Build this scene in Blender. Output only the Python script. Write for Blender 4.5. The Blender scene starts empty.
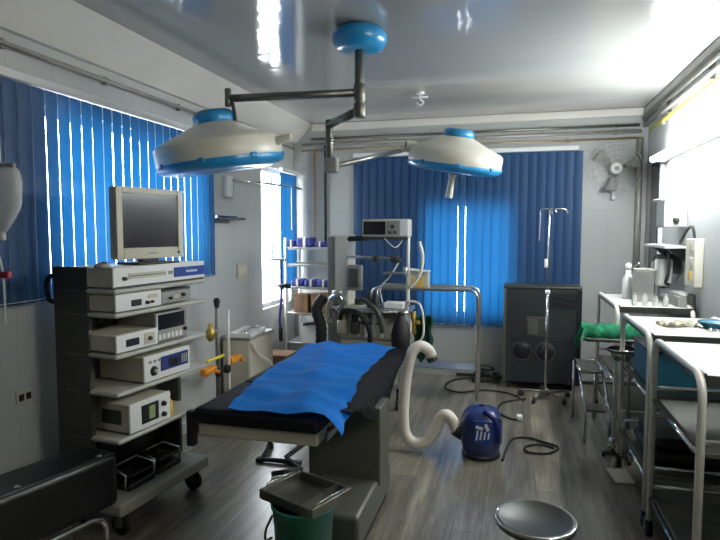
import bpy, bmesh, math, random
from mathutils import Vector, Matrix, Euler
random.seed(7)
PI = math.pi
SC = bpy.context.scene
COL = SC.collection

# ------------------------------------------------------------------ materials
def lin(h):
    h = h.lstrip('#')
    out = []
    for i in (0, 2, 4):
        c = int(h[i:i+2], 16) / 255
        out.append(c / 12.92 if c <= 0.04045 else ((c + 0.055) / 1.055) ** 2.4)
    return (*out, 1)

def mat(name, hexcol, rough=0.5, metal=0.0, var=0.12, scale=9.0, bump=0.0, bscale=60.0, spec=0.5, coat=0.0, stretch=(1, 1, 1)):
    m = bpy.data.materials.new(name); m.use_nodes = True
    nt = m.node_tree; b = nt.nodes['Principled BSDF']
    b.inputs['Roughness'].default_value = rough; b.inputs['Metallic'].default_value = metal
    b.inputs['Specular IOR Level'].default_value = spec
    b.inputs['Coat Weight'].default_value = coat
    tc = nt.nodes.new('ShaderNodeTexCoord')
    mp = nt.nodes.new('ShaderNodeMapping'); mp.inputs['Scale'].default_value = stretch
    nt.links.new(tc.outputs['Object'], mp.inputs['Vector'])
    n = nt.nodes.new('ShaderNodeTexNoise'); n.inputs['Scale'].default_value = scale; n.inputs['Detail'].default_value = 4
    nt.links.new(mp.outputs['Vector'], n.inputs['Vector'])
    r = nt.nodes.new('ShaderNodeValToRGB'); c = lin(hexcol)
    r.color_ramp.elements[0].position = 0.3; r.color_ramp.elements[1].position = 0.7
    r.color_ramp.elements[0].color = (*[x * (1 - var) for x in c[:3]], 1)
    r.color_ramp.elements[1].color = (*[min(1, x * (1 + var)) for x in c[:3]], 1)
    nt.links.new(n.outputs['Fac'], r.inputs['Fac']); nt.links.new(r.outputs['Color'], b.inputs['Base Color'])
    if bump:
        n2 = nt.nodes.new('ShaderNodeTexNoise'); n2.inputs['Scale'].default_value = bscale
        nt.links.new(mp.outputs['Vector'], n2.inputs['Vector'])
        bp = nt.nodes.new('ShaderNodeBump'); bp.inputs['Strength'].default_value = bump; bp.inputs['Distance'].default_value = 0.02
        nt.links.new(n2.outputs['Fac'], bp.inputs['Height']); nt.links.new(bp.outputs['Normal'], b.inputs['Normal'])
    return m

def emit(name, col, strength):
    m = bpy.data.materials.new(name); m.use_nodes = True
    nt = m.node_tree; nt.nodes.remove(nt.nodes['Principled BSDF'])
    e = nt.nodes.new('ShaderNodeEmission'); e.inputs['Color'].default_value = (*col, 1); e.inputs['Strength'].default_value = strength
    nt.links.new(e.outputs[0], nt.nodes['Material Output'].inputs['Surface'])
    return m

def wall_mat(name, hexcol, axis):
    """glossy laminate panels with fine joints; axis is the horizontal object axis of the wall"""
    m = mat(name, hexcol, rough=0.32, var=0.05, scale=1.5, spec=0.5)
    nt = m.node_tree; b = nt.nodes['Principled BSDF']
    tc = nt.nodes.new('ShaderNodeTexCoord'); s = nt.nodes.new('ShaderNodeSeparateXYZ'); c = nt.nodes.new('ShaderNodeCombineXYZ')
    nt.links.new(tc.outputs['Object'], s.inputs[0])
    nt.links.new(s.outputs[axis], c.inputs[0]); nt.links.new(s.outputs[2], c.inputs[1])
    br = nt.nodes.new('ShaderNodeTexBrick'); br.offset = 0.0
    for k, v in (('Scale', 1.0), ('Mortar Size', 0.004), ('Mortar Smooth', 0.3), ('Brick Width', 0.3), ('Row Height', 0.6)):
        br.inputs[k].default_value = v
    br.inputs['Color1'].default_value = (1, 1, 1, 1); br.inputs['Color2'].default_value = (0.97, 0.975, 0.98, 1); br.inputs['Mortar'].default_value = (0.86, 0.86, 0.86, 1)
    nt.links.new(c.outputs[0], br.inputs['Vector'])
    mx = nt.nodes.new('ShaderNodeMixRGB'); mx.blend_type = 'MULTIPLY'; mx.inputs[0].default_value = 1
    src = b.inputs['Base Color'].links[0].from_socket
    nt.links.new(src, mx.inputs[1]); nt.links.new(br.outputs['Color'], mx.inputs[2]); nt.links.new(mx.outputs[0], b.inputs['Base Color'])
    return m

def floor_mat():
    m = bpy.data.materials.new('wood_vinyl'); m.use_nodes = True
    nt = m.node_tree; b = nt.nodes['Principled BSDF']; L = nt.links.new
    tc = nt.nodes.new('ShaderNodeTexCoord')
    mp = nt.nodes.new('ShaderNodeMapping'); mp.inputs['Scale'].default_value = (10, 0.8, 1); L(tc.outputs['Object'], mp.inputs[0])
    n = nt.nodes.new('ShaderNodeTexNoise'); n.inputs['Scale'].default_value = 1.6; n.inputs['Detail'].default_value = 7; n.inputs['Roughness'].default_value = 0.78
    L(mp.outputs[0], n.inputs['Vector'])
    r = nt.nodes.new('ShaderNodeValToRGB'); e = r.color_ramp.elements
    e[0].position = 0.32; e[0].color = lin('#464238'); e[1].position = 0.70; e[1].color = lin('#aaa190')
    k = e.new(0.5); k.color = lin('#787163')
    L(n.outputs['Fac'], r.inputs[0])
    mp2 = nt.nodes.new('ShaderNodeMapping'); mp2.inputs['Rotation'].default_value = (0, 0, PI/2); L(tc.outputs['Object'], mp2.inputs[0])
    br = nt.nodes.new('ShaderNodeTexBrick')
    for kk, v in (('Scale', 1.0), ('Mortar Size', 0.002), ('Brick Width', 1.2), ('Row Height', 0.15)): br.inputs[kk].default_value = v
    br.inputs['Color1'].default_value = (1, 1, 1, 1); br.inputs['Color2'].default_value = (0.66, 0.67, 0.68, 1); br.inputs['Mortar'].default_value = (0.35, 0.33, 0.3, 1)
    L(mp2.outputs[0], br.inputs['Vector'])
    mx = nt.nodes.new('ShaderNodeMixRGB'); mx.blend_type = 'MULTIPLY'; mx.inputs[0].default_value = 1
    L(r.outputs[0], mx.inputs[1]); L(br.outputs[0], mx.inputs[2]); L(mx.outputs[0], b.inputs['Base Color'])
    n3 = nt.nodes.new('ShaderNodeTexNoise'); n3.inputs['Scale'].default_value = 2.5; L(tc.outputs['Object'], n3.inputs['Vector'])
    mr = nt.nodes.new('ShaderNodeMapRange'); mr.inputs['To Min'].default_value = 0.24; mr.inputs['To Max'].default_value = 0.42
    L(n3.outputs['Fac'], mr.inputs[0]); L(mr.outputs[0], b.inputs['Roughness'])
    b.inputs['Specular IOR Level'].default_value = 0.7; b.inputs['IOR'].default_value = 1.6; b.inputs['Coat Weight'].default_value = 0.4; b.inputs['Coat Roughness'].default_value = 0.22
    bp = nt.nodes.new('ShaderNodeBump'); bp.inputs['Strength'].default_value = 0.12; bp.inputs['Distance'].default_value = 0.01
    L(n.outputs['Fac'], bp.inputs['Height']); L(bp.outputs[0], b.inputs['Normal'])
    return m

def ceiling_mat():
    m = mat('glossy_ceiling', '#9b9b97', rough=0.085, var=0.04, scale=0.8, spec=0.9, coat=0.0)
    nt = m.node_tree; b = nt.nodes['Principled BSDF']; L = nt.links.new
    b.inputs['IOR'].default_value = 1.75
    tc = nt.nodes.new('ShaderNodeTexCoord')
    n = nt.nodes.new('ShaderNodeTexNoise'); n.inputs['Scale'].default_value = 7; n.inputs['Detail'].default_value = 2
    L(tc.outputs['Object'], n.inputs['Vector'])
    mp = nt.nodes.new('ShaderNodeMapping'); mp.inputs['Scale'].default_value = (0.15, 4.0, 1); L(tc.outputs['Object'], mp.inputs[0])
    n2 = nt.nodes.new('ShaderNodeTexNoise'); n2.inputs['Scale'].default_value = 1.5; L(mp.outputs[0], n2.inputs['Vector'])
    ad = nt.nodes.new('ShaderNodeMath'); ad.operation = 'ADD'; L(n.outputs['Fac'], ad.inputs[0]); L(n2.outputs['Fac'], ad.inputs[1])
    bp = nt.nodes.new('ShaderNodeBump'); bp.inputs['Strength'].default_value = 0.12; bp.inputs['Distance'].default_value = 0.02
    L(ad.outputs[0], bp.inputs['Height']); L(bp.outputs[0], b.inputs['Normal'])
    return m

def slat_mat(name, dif, trans, fac):
    m = bpy.data.materials.new(name); m.use_nodes = True
    nt = m.node_tree; L = nt.links.new; nt.nodes.remove(nt.nodes['Principled BSDF'])
    tc = nt.nodes.new('ShaderNodeTexCoord'); n = nt.nodes.new('ShaderNodeTexNoise'); n.inputs['Scale'].default_value = 120
    L(tc.outputs['Object'], n.inputs['Vector'])
    bp = nt.nodes.new('ShaderNodeBump'); bp.inputs['Strength'].default_value = 0.1; L(n.outputs['Fac'], bp.inputs['Height'])
    d = nt.nodes.new('ShaderNodeBsdfPrincipled'); d.inputs['Base Color'].default_value = dif; d.inputs['Roughness'].default_value = 0.55
    L(bp.outputs[0], d.inputs['Normal'])
    t = nt.nodes.new('ShaderNodeBsdfTranslucent'); t.inputs['Color'].default_value = trans
    mx = nt.nodes.new('ShaderNodeMixShader'); mx.inputs[0].default_value = fac
    L(d.outputs[0], mx.inputs[1]); L(t.outputs[0], mx.inputs[2]); L(mx.outputs[0], nt.nodes['Material Output'].inputs['Surface'])
    return m

def clear_mat(name, tint, fac=0.12, rough=0.05):
    m = bpy.data.materials.new(name); m.use_nodes = True
    nt = m.node_tree; L = nt.links.new; b = nt.nodes['Principled BSDF']
    b.inputs['Base Color'].default_value = tint; b.inputs['Roughness'].default_value = rough
    n = nt.nodes.new('ShaderNodeTexNoise'); n.inputs['Scale'].default_value = 5
    mr = nt.nodes.new('ShaderNodeMapRange'); mr.inputs['To Min'].default_value = fac * 0.9; mr.inputs['To Max'].default_value = fac * 1.1
    L(n.outputs['Fac'], mr.inputs[0])
    t = nt.nodes.new('ShaderNodeBsdfTransparent')
    mx = nt.nodes.new('ShaderNodeMixShader'); L(mr.outputs[0], mx.inputs[0])
    L(t.outputs[0], mx.inputs[1]); L(b.outputs[0], mx.inputs[2]); L(mx.outputs[0], nt.nodes['Material Output'].inputs['Surface'])
    return m

M = dict(
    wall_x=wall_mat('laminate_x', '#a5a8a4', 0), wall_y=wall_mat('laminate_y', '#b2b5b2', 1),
    plaster=mat('cove_plaster', '#c9c6bd', 0.6, var=0.05, scale=2),
    floor=floor_mat(), ceiling=ceiling_mat(),
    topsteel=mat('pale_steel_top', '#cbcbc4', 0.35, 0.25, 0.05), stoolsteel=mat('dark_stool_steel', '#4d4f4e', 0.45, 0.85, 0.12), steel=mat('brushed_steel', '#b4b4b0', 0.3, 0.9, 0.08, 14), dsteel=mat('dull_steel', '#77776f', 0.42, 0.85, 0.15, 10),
    chrome=mat('chrome', '#d4d4d2', 0.14, 1.0, 0.04), wsteel=mat('pale_enamel_steel', '#d8d6cd', 0.3, 0.15, 0.05),
    pipe=mat('pipe_paint', '#8d8b84', 0.4, 0.3, 0.1), yellow=mat('yellow_pipe_paint', '#d8cf3c', 0.4, 0.0, 0.08),
    copper=mat('copper_pipe', '#9a8368', 0.4, 0.5, 0.1),
    white=mat('white_plastic', '#dfe0dc', 0.4, var=0.04), cream=mat('cream_enamel', '#d9d6c6', 0.35, var=0.04, coat=0.2),
    beige=mat('beige_plastic', '#bdb9a6', 0.45, var=0.05), shelfgrey=mat('pale_shelf_plastic', '#adada2', 0.45, var=0.06), fan=mat('fan_grey', '#b6b8b5', 0.5), grey=mat('grey_plastic', '#8c8c86', 0.5, var=0.07),
    dgrey=mat('charcoal_plastic', '#33352f', 0.5, var=0.12), black=mat('black_plastic', '#14151a', 0.4, var=0.15),
    rubber=mat('black_rubber', '#101010', 0.65, var=0.15), vinyl=mat('black_vinyl', '#08090a', 0.42, var=0.15, bump=0.15, bscale=25),
    screen=mat('dark_screen', '#16181f', 0.12, var=0.1), sblue=mat('blue_screen', '#33406e', 0.15, var=0.1),
    skyblue=mat('sky_blue_plastic', '#1f88c0', 0.3, var=0.05, coat=0.4), navy=mat('navy_plastic', '#12275a', 0.35, var=0.08, coat=0.2),
    bluepanel=mat('blue_panel', '#123a86', 0.35, var=0.05),
    drape=mat('blue_drape', '#068cee', 0.75, var=0.06, scale=5, bump=0.2, bscale=14), mattress=mat('black_mattress_cover', '#0e1016', 0.7, spec=0.25, var=0.2, bump=0.5, bscale=12),
    teal=mat('teal_bucket_plastic', '#1f6f60', 0.35, var=0.1), green=mat('green_cloth', '#12855c', 0.85, var=0.12, bump=0.4, bscale=20),
    dgreen=mat('dark_green_cloth', '#0f4a38', 0.85, var=0.15, bump=0.4, bscale=16), tealblue=mat('teal_blue_plastic', '#2b708c', 0.45, var=0.1),
    orange=mat('orange_clamp', '#d98a1e', 0.45, var=0.1), brass=mat('brass', '#a08a48', 0.35, 0.7, 0.1),
    hose=mat('white_hose', '#d6d0c4', 0.5, var=0.06), card=mat('brown_cardboard', '#7b5c3e', 0.8, var=0.1), yelcard=mat('yellow_card', '#cfa94a', 0.7, var=0.25, scale=16),
    pack=mat('blue_wrap', '#232f78', 0.6, var=0.4, scale=14), paper=mat('paper', '#d9d6c2', 0.8, var=0.06), wood=mat('brown_wood', '#6d5546', 0.6, var=0.15, stretch=(1, 8, 1)),
    pinkred=mat('red_plastic', '#b23c50', 0.5, var=0.1), bagclear=clear_mat('clear_bag', (0.75, 0.78, 0.74, 1), 0.55, 0.25),
    glass=clear_mat('window_glass', (0.8, 0.85, 0.9, 1), 0.06, 0.02),
    blind=slat_mat('blue_blind_fabric', lin('#1a4068'), (0.006, 0.085, 0.23, 1), 0.2),
    frame=mat('white_frame', '#d4d6d4', 0.45, var=0.04), darkpane=mat('dark_glass', '#20242c', 0.1, var=0.1),
    tube=emit('fluorescent_tube', (0.93, 0.97, 1.0), 215.0), fill_tube=emit('added_fill_tube', (1.0, 0.97, 0.9), 100.0),
    ledcolor=mat('pale_green_display', '#8d9a6a', 0.3, var=0.1), base=mat('table_grey_paint', '#55564e', 0.4, 0.2, 0.08),
    purple=mat('blue_violet_plastic', '#2f2f78', 0.5, var=0.2), black2=mat('cabinet_charcoal', '#24292a', 0.45, 0.1, 0.1),
)

# ------------------------------------------------------------------ mesh builder
class MB:
    def __init__(s): s.bm = bmesh.new(); s.mi = 0
    def _fin(s, verts, smooth):
        fs = {f for v in verts for f in v.link_faces}
        for f in fs: f.material_index = s.mi; f.smooth = smooth
    def box(s, c, size, bev=0.0, rot=None, seg=2):
        mt = Matrix.Translation(c) @ (Euler(rot).to_matrix().to_4x4() if rot else Matrix()) @ Matrix.Diagonal((*size, 1))
        r = bmesh.ops.create_cube(s.bm, size=1, matrix=mt); vs = r['verts']
        if bev > 0:
            es = list({e for v in vs for e in v.link_edges})
            g = bmesh.ops.bevel(s.bm, geom=es, offset=min(bev, min(size) * 0.45), segments=seg, profile=0.5, affect='EDGES')
            for f in g['faces']: f.material_index = s.mi; f.smooth = True
            vs = {v for f in g['faces'] for v in f.verts}
            for f in {f for v in vs for f in v.link_faces}: f.material_index = s.mi
        else: s._fin(vs, False)
        return s
    def bx(s, x0, x1, y0, y1, z0, z1, bev=0.0):
        return s.box(((x0+x1)/2, (y0+y1)/2, (z0+z1)/2), (abs(x1-x0), abs(y1-y0), abs(z1-z0)), bev)
    def lathe(s, prof, seg=32, mt=None):
        mt = mt or Matrix(); rings = []
        for r, z in prof:
            if r < 1e-5: rings.append([s.bm.verts.new(mt @ Vector((0, 0, z)))])
            else: rings.append([s.bm.verts.new(mt @ Vector((r*math.cos(2*PI*k/seg), r*math.sin(2*PI*k/seg), z))) for k in range(seg)])
        for a, b in zip(rings, rings[1:]):
            for k in range(seg):
                k2 = (k+1) % seg
                if len(a) == 1 and len(b) == 1: continue
                if len(a) == 1: vs = [a[0], b[k2], b[k]]
                elif len(b) == 1: vs = [a[k], a[k2], b[0]]
                else: vs = [a[k], a[k2], b[k2], b[k]]
                try: f = s.bm.faces.new(vs); f.material_index = s.mi; f.smooth = True
                except ValueError: pass
        return s
    def cyl(s, p0, p1, r, r1=None, seg=16):
        p0, p1 = Vector(p0), Vector(p1); d = p1-p0; L = d.length; r1 = r if r1 is None else r1
        q = d.to_track_quat('Z', 'Y').to_matrix().to_4x4(); mt = Matrix.Translation(p0) @ q
        n = len(s.bm.verts); bv = min(0.15*min(r, r1), 0.004, 0.3*L)
        s.lathe([(0, 0), (r-bv, 0), (r, bv), (r1, L-bv), (r1-bv, L), (0, L)], seg, mt)
        return s
    def tube(s, pts, r, seg=10, smooth=0, closed=False, ribs=0.0):
        pts = [Vector(p) for p in pts]
        if smooth: pts = catmull(pts, smooth, closed)
        n = len(pts); rings = []
        up = Vector((0, 0, 1)); prev = None
        for i, p in enumerate(pts):
            a = pts[(i-1) % n] if (closed or i > 0) else p
            b = pts[(i+1) % n] if (closed or i < n-1) else p
            t = (b-a)
            if t.length < 1e-9: t = Vector((0, 0, 1))
            t.normalize()
            if prev is None:
                ref = up if abs(t.z) < 0.9 else Vector((1, 0, 0)); x = t.cross(ref).normalized()
            else:
                x = prev - t * prev.dot(t)
                x = x.normalized() if x.length > 1e-6 else t.orthogonal().normalized()
            prev = x; y = t.cross(x)
            rr = r * (1 + (ribs if i % 2 else -ribs))
            rings.append([s.bm.verts.new(p + x*rr*math.cos(2*PI*k/seg) + y*rr*math.sin(2*PI*k/seg)) for k in range(seg)])
        rng = range(n if closed else n-1)
        for i in rng:
            a, b = rings[i], rings[(i+1) % n]
            for k in range(seg):
                k2 = (k+1) % seg
                f = s.bm.faces.new([a[k], a[k2], b[k2], b[k]]); f.material_index = s.mi; f.smooth = True
        if not closed:
            for ring in (rings[0][::-1], rings[-1]):
                f = s.bm.faces.new(ring); f.material_index = s.mi
        return s
    def grid(s, P, thick=0.0, smooth=True):
        nv = [[s.bm.verts.new(p) for p in row] for row in P]
        fs = []
        for i in range(len(P)-1):
            for j in range(len(P[0])-1):
                f = s.bm.faces.new([nv[i][j], nv[i+1][j], nv[i+1][j+1], nv[i][j+1]]); f.material_index = s.mi; f.smooth = smooth; fs.append(f)
        if thick:
            g = bmesh.ops.solidify(s.bm, geom=fs, thickness=thick)
            for e in g['geom']:
                if isinstance(e, bmesh.types.BMFace): e.material_index = s.mi; e.smooth = smooth
        return s
    def prism(s, poly, z0, z1, mt=None):
        mt = mt or Matrix()
        a = [s.bm.verts.new(mt @ Vector((x, y, z0))) for x, y in poly]; b = [s.bm.verts.new(mt @ Vector((x, y, z1))) for x, y in poly]
        n = len(poly); fs = [s.bm.faces.new(a[::-1]), s.bm.faces.new(b)]
        for k in range(n): fs.append(s.bm.faces.new([a[k], a[(k+1) % n], b[(k+1) % n], b[k]]))
        for f in fs: f.material_index = s.mi
        return s
    def m(s, i): s.mi = i; return s

def catmull(pts, k, closed=False):
    out = []; n = len(pts)
    g = (lambda i: pts[i % n]) if closed else (lambda i: pts[max(0, min(n-1, i))])
    for i in range(n if closed else n-1):
        p0, p1, p2, p3 = g(i-1), g(i), g(i+1), g(i+2)
        for j in range(k):
            t = j/k
            out.append(0.5*((2*p1)+(p2-p0)*t+(2*p0-5*p1+4*p2-p3)*t*t+(3*p1-p0-3*p2+p3)*t**3))
    if not closed: out.append(pts[-1])
    return out

def obj(name, mb, mats, parent=None, loc=None, rot=None):
    me = bpy.data.meshes.new(name); bmesh.ops.recalc_face_normals(mb.bm, faces=mb.bm.faces); mb.bm.to_mesh(me); mb.bm.free()
    for k in (mats if isinstance(mats, (list, tuple)) else [mats]): me.materials.append(M[k])
    o = bpy.data.objects.new(name, me); COL.objects.link(o)
    if parent: o.parent = parent
    if loc: o.location = loc
    if rot: o.rotation_euler = rot
    return o
def tag(o, label, cat, group=None):
    o['label'] = label; o['category'] = cat
    if group: o['group'] = group
    return o
def thing(name, label, cat, loc=(0, 0, 0), rz=0.0, group=None):
    o = bpy.data.objects.new(name, None); COL.objects.link(o); o.empty_display_size = 0.1
    o.location = loc; o.rotation_euler = (0, 0, rz)
    return tag(o, label, cat, group)
def struct(name, mb, mats, parent=None):
    o = obj(name, mb, mats, parent)
    if parent is None: o['kind'] = 'structure'
    return o
def dup(root, loc, rz=None, label=None, group=None):
    def cp(o, par):
        c = o.copy(); COL.objects.link(c)
        if par: c.parent = par
        for ch in list(o.children): cp(ch, c)
        return c
    r = cp(root, None); r.location = loc
    if rz is not None: r.rotation_euler = (0, 0, rz)
    if label: r['label'] = label
    if group: r['group'] = group
    return r

# ------------------------------------------------------------------ room shell
XL, XR, YB, YF, ZC, T = -2.5, 1.25, 6.3, -1.6, 2.8, 0.16
struct('floor', MB().bx(XL-T, XR+T, YF-T, YB+T, -0.1, 0), 'floor')
struct('ceiling', MB().bx(XL-T, XR+T, YF-T, YB+T, ZC, ZC+0.1), 'ceiling')
def holed(axis, pos, out, a0, a1, holes):
    """wall slab with rectangular holes (a0,a1,z0,z1) along its horizontal axis"""
    mb = MB(); hs = sorted(holes); cur = a0
    def put(u0, u1, z0, z1):
        if u1-u0 < 1e-4 or z1-z0 < 1e-4: return
        if axis == 'y': mb.bx(min(pos, out), max(pos, out), u0, u1, z0, z1)
        else: mb.bx(u0, u1, min(pos, out), max(pos, out), z0, z1)
    for h0, h1, z0, z1 in hs:
        put(cur, h0, 0, ZC); put(h0, h1, 0, z0); put(h0, h1, z1, ZC); cur = h1
    put(cur, a1, 0, ZC); return mb
W1 = (2.62, 4.26, 1.30, 2.28); W2 = (5.42, 6.2, 0.78, 2.26); W3 = (-0.98, -0.02, 0.66, 1.90)
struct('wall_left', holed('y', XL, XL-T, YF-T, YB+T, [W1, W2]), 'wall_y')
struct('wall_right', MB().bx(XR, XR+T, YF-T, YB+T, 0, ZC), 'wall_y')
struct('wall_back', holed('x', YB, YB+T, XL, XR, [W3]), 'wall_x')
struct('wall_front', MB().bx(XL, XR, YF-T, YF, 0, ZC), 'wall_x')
struct('trim_1', MB().prism([(XL, 2.60), (XL+0.04, 2.60), (XL+0.24, ZC), (XL, ZC)], 0, YB-YF, Matrix.Translation((0, YB, 0)) @ Matrix.Rotation(PI/2, 4, 'X')), 'plaster')
struct('trim_2', MB().bx(XL+0.24, XR, YB-0.05, YB, 2.72, ZC, 0.01), 'plaster')
struct('trim_3', MB().bx(XR-0.05, XR, YF, YB-0.05, 2.74, ZC, 0.01), 'plaster')
struct('baseboard_back', MB().bx(-0.6, XR, YB-0.015, YB, 0, 0.035), 'dgrey')
struct('baseboard_left', MB().bx(XL, XL+0.015, 1.0, YB, 0, 0.09), 'wall_y')
# windows: frame + mullions + pane
def window(n, axis, pos, out, h, mull):
    a0, a1, z0, z1 = h; f = MB(); g = MB(); d0, d1 = (pos+(out-pos)*0.35, pos+(out-pos)*0.75); w = 0.045
    def b(mb, u0, u1, v0, v1, e0=d0, e1=d1):
        if axis == 'y': mb.bx(min(e0, e1), max(e0, e1), u0, u1, v0, v1)
        else: mb.bx(u0, u1, min(e0, e1), max(e0, e1), v0, v1)
    b(f, a0, a1, z0, z0+w); b(f, a0, a1, z1-w, z1); b(f, a0, a0+w, z0+w, z1-w); b(f, a1-w, a1, z0+w, z1-w)
    for k in range(1, mull):
        c = a0+(a1-a0)*k/mull; b(f, c-w/2, c+w/2, z0+w, z1-w)
    mid = (d0+d1)/2; b(g, a0+w, a1-w, z0+w, z1-w, mid-0.003, mid+0.003)
    fo = struct('window_%d' % n, f, 'frame'); obj('window_pane', g, 'glass', fo)
window(1, 'y', XL, XL-T, W1, 3); window(2, 'y', XL, XL-T, W2, 2); window(3, 'x', YB, YB+T, W3, 3)
# narrow dark window on the right wall
fr = struct('window_4', MB().bx(XR-0.03, XR, 5.60, 5.98, 0.98, 2.25, 0.005), 'frame')
obj('window_pane', MB().bx(XR-0.036, XR-0.03, 5.64, 5.94, 1.02, 2.21), 'darkpane', fr)

# ------------------------------------------------------------------ vertical blinds
def blind(name, label, axis, pos, a0, a1, z0, z1, step, ang, jit, wf=1.12, gaps={}):
    inward = 1 if axis == 'y' else -1
    root = thing(name, label, 'blind', ((pos, (a0+a1)/2, z1) if axis == 'y' else ((a0+a1)/2, pos, z1)))
    hr = MB(); sl = MB(); ch = MB(); n = int((a1-a0)/step); 
    for k in range(n+1):
        u = a0+(k+0.5)*step-(a0+a1)/2
        if u > (a1-a0)/2: continue
        w = step*gaps.get(k, wf)
        an = ang+random.uniform(-jit, jit); c, s = math.cos(an)*w/2, math.sin(an)*w/2
        rows = []
        for q in range(5):                                   # a slat is slightly cupped
            t = q/2-1; bow = 0.006*(1-t*t)
            uu, vv = u+t*c-bow*math.sin(an), t*s+bow
            rows.append([(vv*inward, uu, z) if axis == 'y' else (uu, vv*inward, z) for z in (z0-z1, -0.04)])
        sl.grid(rows, 0.0)
    L = a1-a0
    if axis == 'y': hr.bx(-0.02, 0.025, -L/2, L/2, -0.035, 0.01, 0.004)
    else: hr.bx(-L/2, L/2, -0.025, 0.02, -0.035, 0.01, 0.004)
    obj('headrail', hr, 'frame', root); obj('slats', sl, 'blind', root)
    for q in range(2):
        zz = z0-z1+0.012+q*0.006
        if q == 0:
            pts = [(0.006, -L/2+0.04, zz), (0.006, L/2-0.04, zz)] if axis == 'y' else [(-L/2+0.04, -0.006, zz), (L/2-0.04, -0.006, zz)]
            obj('bead_chain', MB().tube(pts, 0.002, 6), 'white', root)
    return root
blind('vertical_blind', 'long blue vertical slat blind over the left wall window behind the monitor', 'y', XL+0.06, 1.6, 4.34, 1.22, 2.385, 0.089, -0.04, 0.03, 1.025, {13: 0.965, 16: 0.88, 17: 0.93, 18: 0.9, 21: 0.96, 23: 0.96, 25: 0.95, 28: 0.94})
blind('vertical_blind', 'narrow blue vertical blind in the far left corner beside a bright gap', 'y', XL+0.06, 5.78, 6.26, 0.95, 2.26, 0.089, 0.12, 0.05)
blind('vertical_blind', 'wide dark blue vertical blind covering the back wall behind the drip stand', 'x', YB-0.05, -1.76, 0.6, 0.565, 2.44, 0.089, 0.13, 0.05, 1.09, {13: 0.86})

# ------------------------------------------------------------------ pipes on the walls
def pipe_run(label, pts, r, m, name='wall_pipe', clips=()):
    root = thing(name, label, 'pipe', pts[0]); o = Vector(pts[0])
    obj('pipe', MB().tube([Vector(p)-o for p in pts], r, 10), m, root)
    for p, d in clips:
        p = Vector(p)-o; b = MB().box(p, (0.03 if d[0] else 0.025, 0.03 if d[1] else 0.025, 0.05), 0.004); obj('clip', b, 'pipe', root)
    return root
pipe_run('upper dark pipe running along the back wall just below ceiling', [(-2.26, YB-0.045, 2.63), (1.16, YB-0.045, 2.63)], 0.014, 'dsteel', clips=[((x, YB-0.03, 2.63), (0, 1)) for x in (-1.4, -0.6, 0.25, 0.95)])
pipe_run('lower grey pipe running along the back wall above the blue blind', [(-2.38, YB-0.045, 2.57), (1.18, YB-0.045, 2.57)], 0.017, 'pipe', clips=[((x, YB-0.03, 2.57), (0, 1)) for x in (-1.4, -0.6, 0.25, 0.95)])
pipe_run('thin brownish pipe along back wall directly above the blue blind headrail', [(-2.38, YB-0.04, 2.505), (1.18, YB-0.04, 2.505)], 0.011, 'copper', clips=[((x, YB-0.025, 2.505), (0, 1)) for x in (-1.0, 0.5)])
pipe_run('grey conduit along the left wall above the long blue blind', [(-2.45, 1.5, 2.52), (-2.45, 6.2, 2.52)], 0.012, 'pipe', clips=[((-2.47, y, 2.52), (1, 0)) for y in (2.35, 3.1, 3.9, 4.8, 5.6)])
pipe_run('dark grey upper pipe along the right wall under ceiling edge', [(1.19, 1.0, 2.67), (1.19, 6.2, 2.67)], 0.015, 'dsteel', clips=[((1.22, y, 2.67), (1, 0)) for y in (3.2, 4.3, 5.4)])
pipe_run('pale grey middle pipe along the right wall above the yellow one', [(1.2, 1.0, 2.61), (1.2, 6.2, 2.61)], 0.017, 'pipe', clips=[((1.225, y, 2.61), (1, 0)) for y in (3.2, 4.3, 5.4)])
pipe_run('yellow gas pipe along the upper right wall', [(1.21, 1.0, 2.545), (1.21, 6.0, 2.545)], 0.014, 'yellow', clips=[((1.23, y, 2.545), (1, 0)) for y in (3.4, 4.5, 5.6)])
pipe_run('orange brown pipe dropping down back wall left of the blind', [(-2.23, YB-0.03, 2.5), (-2.23, YB-0.03, 1.48), (-2.2, YB-0.03, 1.40)], 0.012, 'copper')
pipe_run('black cable pipe dropping down back wall beside the orange brown pipe', [(-2.1, YB-0.03, 2.56), (-2.1, YB-0.03, 1.42)], 0.013, 'rubber')
pipe_run('pale vertical corner pipe at the right end of back wall', [(1.17, YB-0.05, 2.5), (1.17, YB-0.05, 0.9)], 0.03, 'pipe')

# ------------------------------------------------------------------ lamps on the right wall
def tube_lamp(label, y0, y1, z, m):
    r = thing('tube_light', label, 'light', (XR-0.01, (y0+y1)/2, z)); L = (y1-y0)/2
    obj('fitting', MB().bx(-0.04, 0.01, -L, L, -0.012, 0.012, 0.004), 'white', r)
    for s in (-1, 1): obj('end_cap', MB().box((-0.08, s*(L-0.015), -0.0), (0.13, 0.03, 0.045), 0.006), 'white', r)
    obj('tube', MB().cyl((-0.125, -L+0.03, 0), (-0.125, L-0.03, 0), 0.02, seg=14), m, r)
tube_lamp('glowing fluorescent tube fixed to the right wall', 3.6, 5.45, 2.2, 'tube')
tube_lamp('added fill tube on the right wall nearer the camera, outside the picture', 1.2, 2.5, 2.2, 'fill_tube')  # unseen extra lamp, added to brighten the dark foreground

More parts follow.
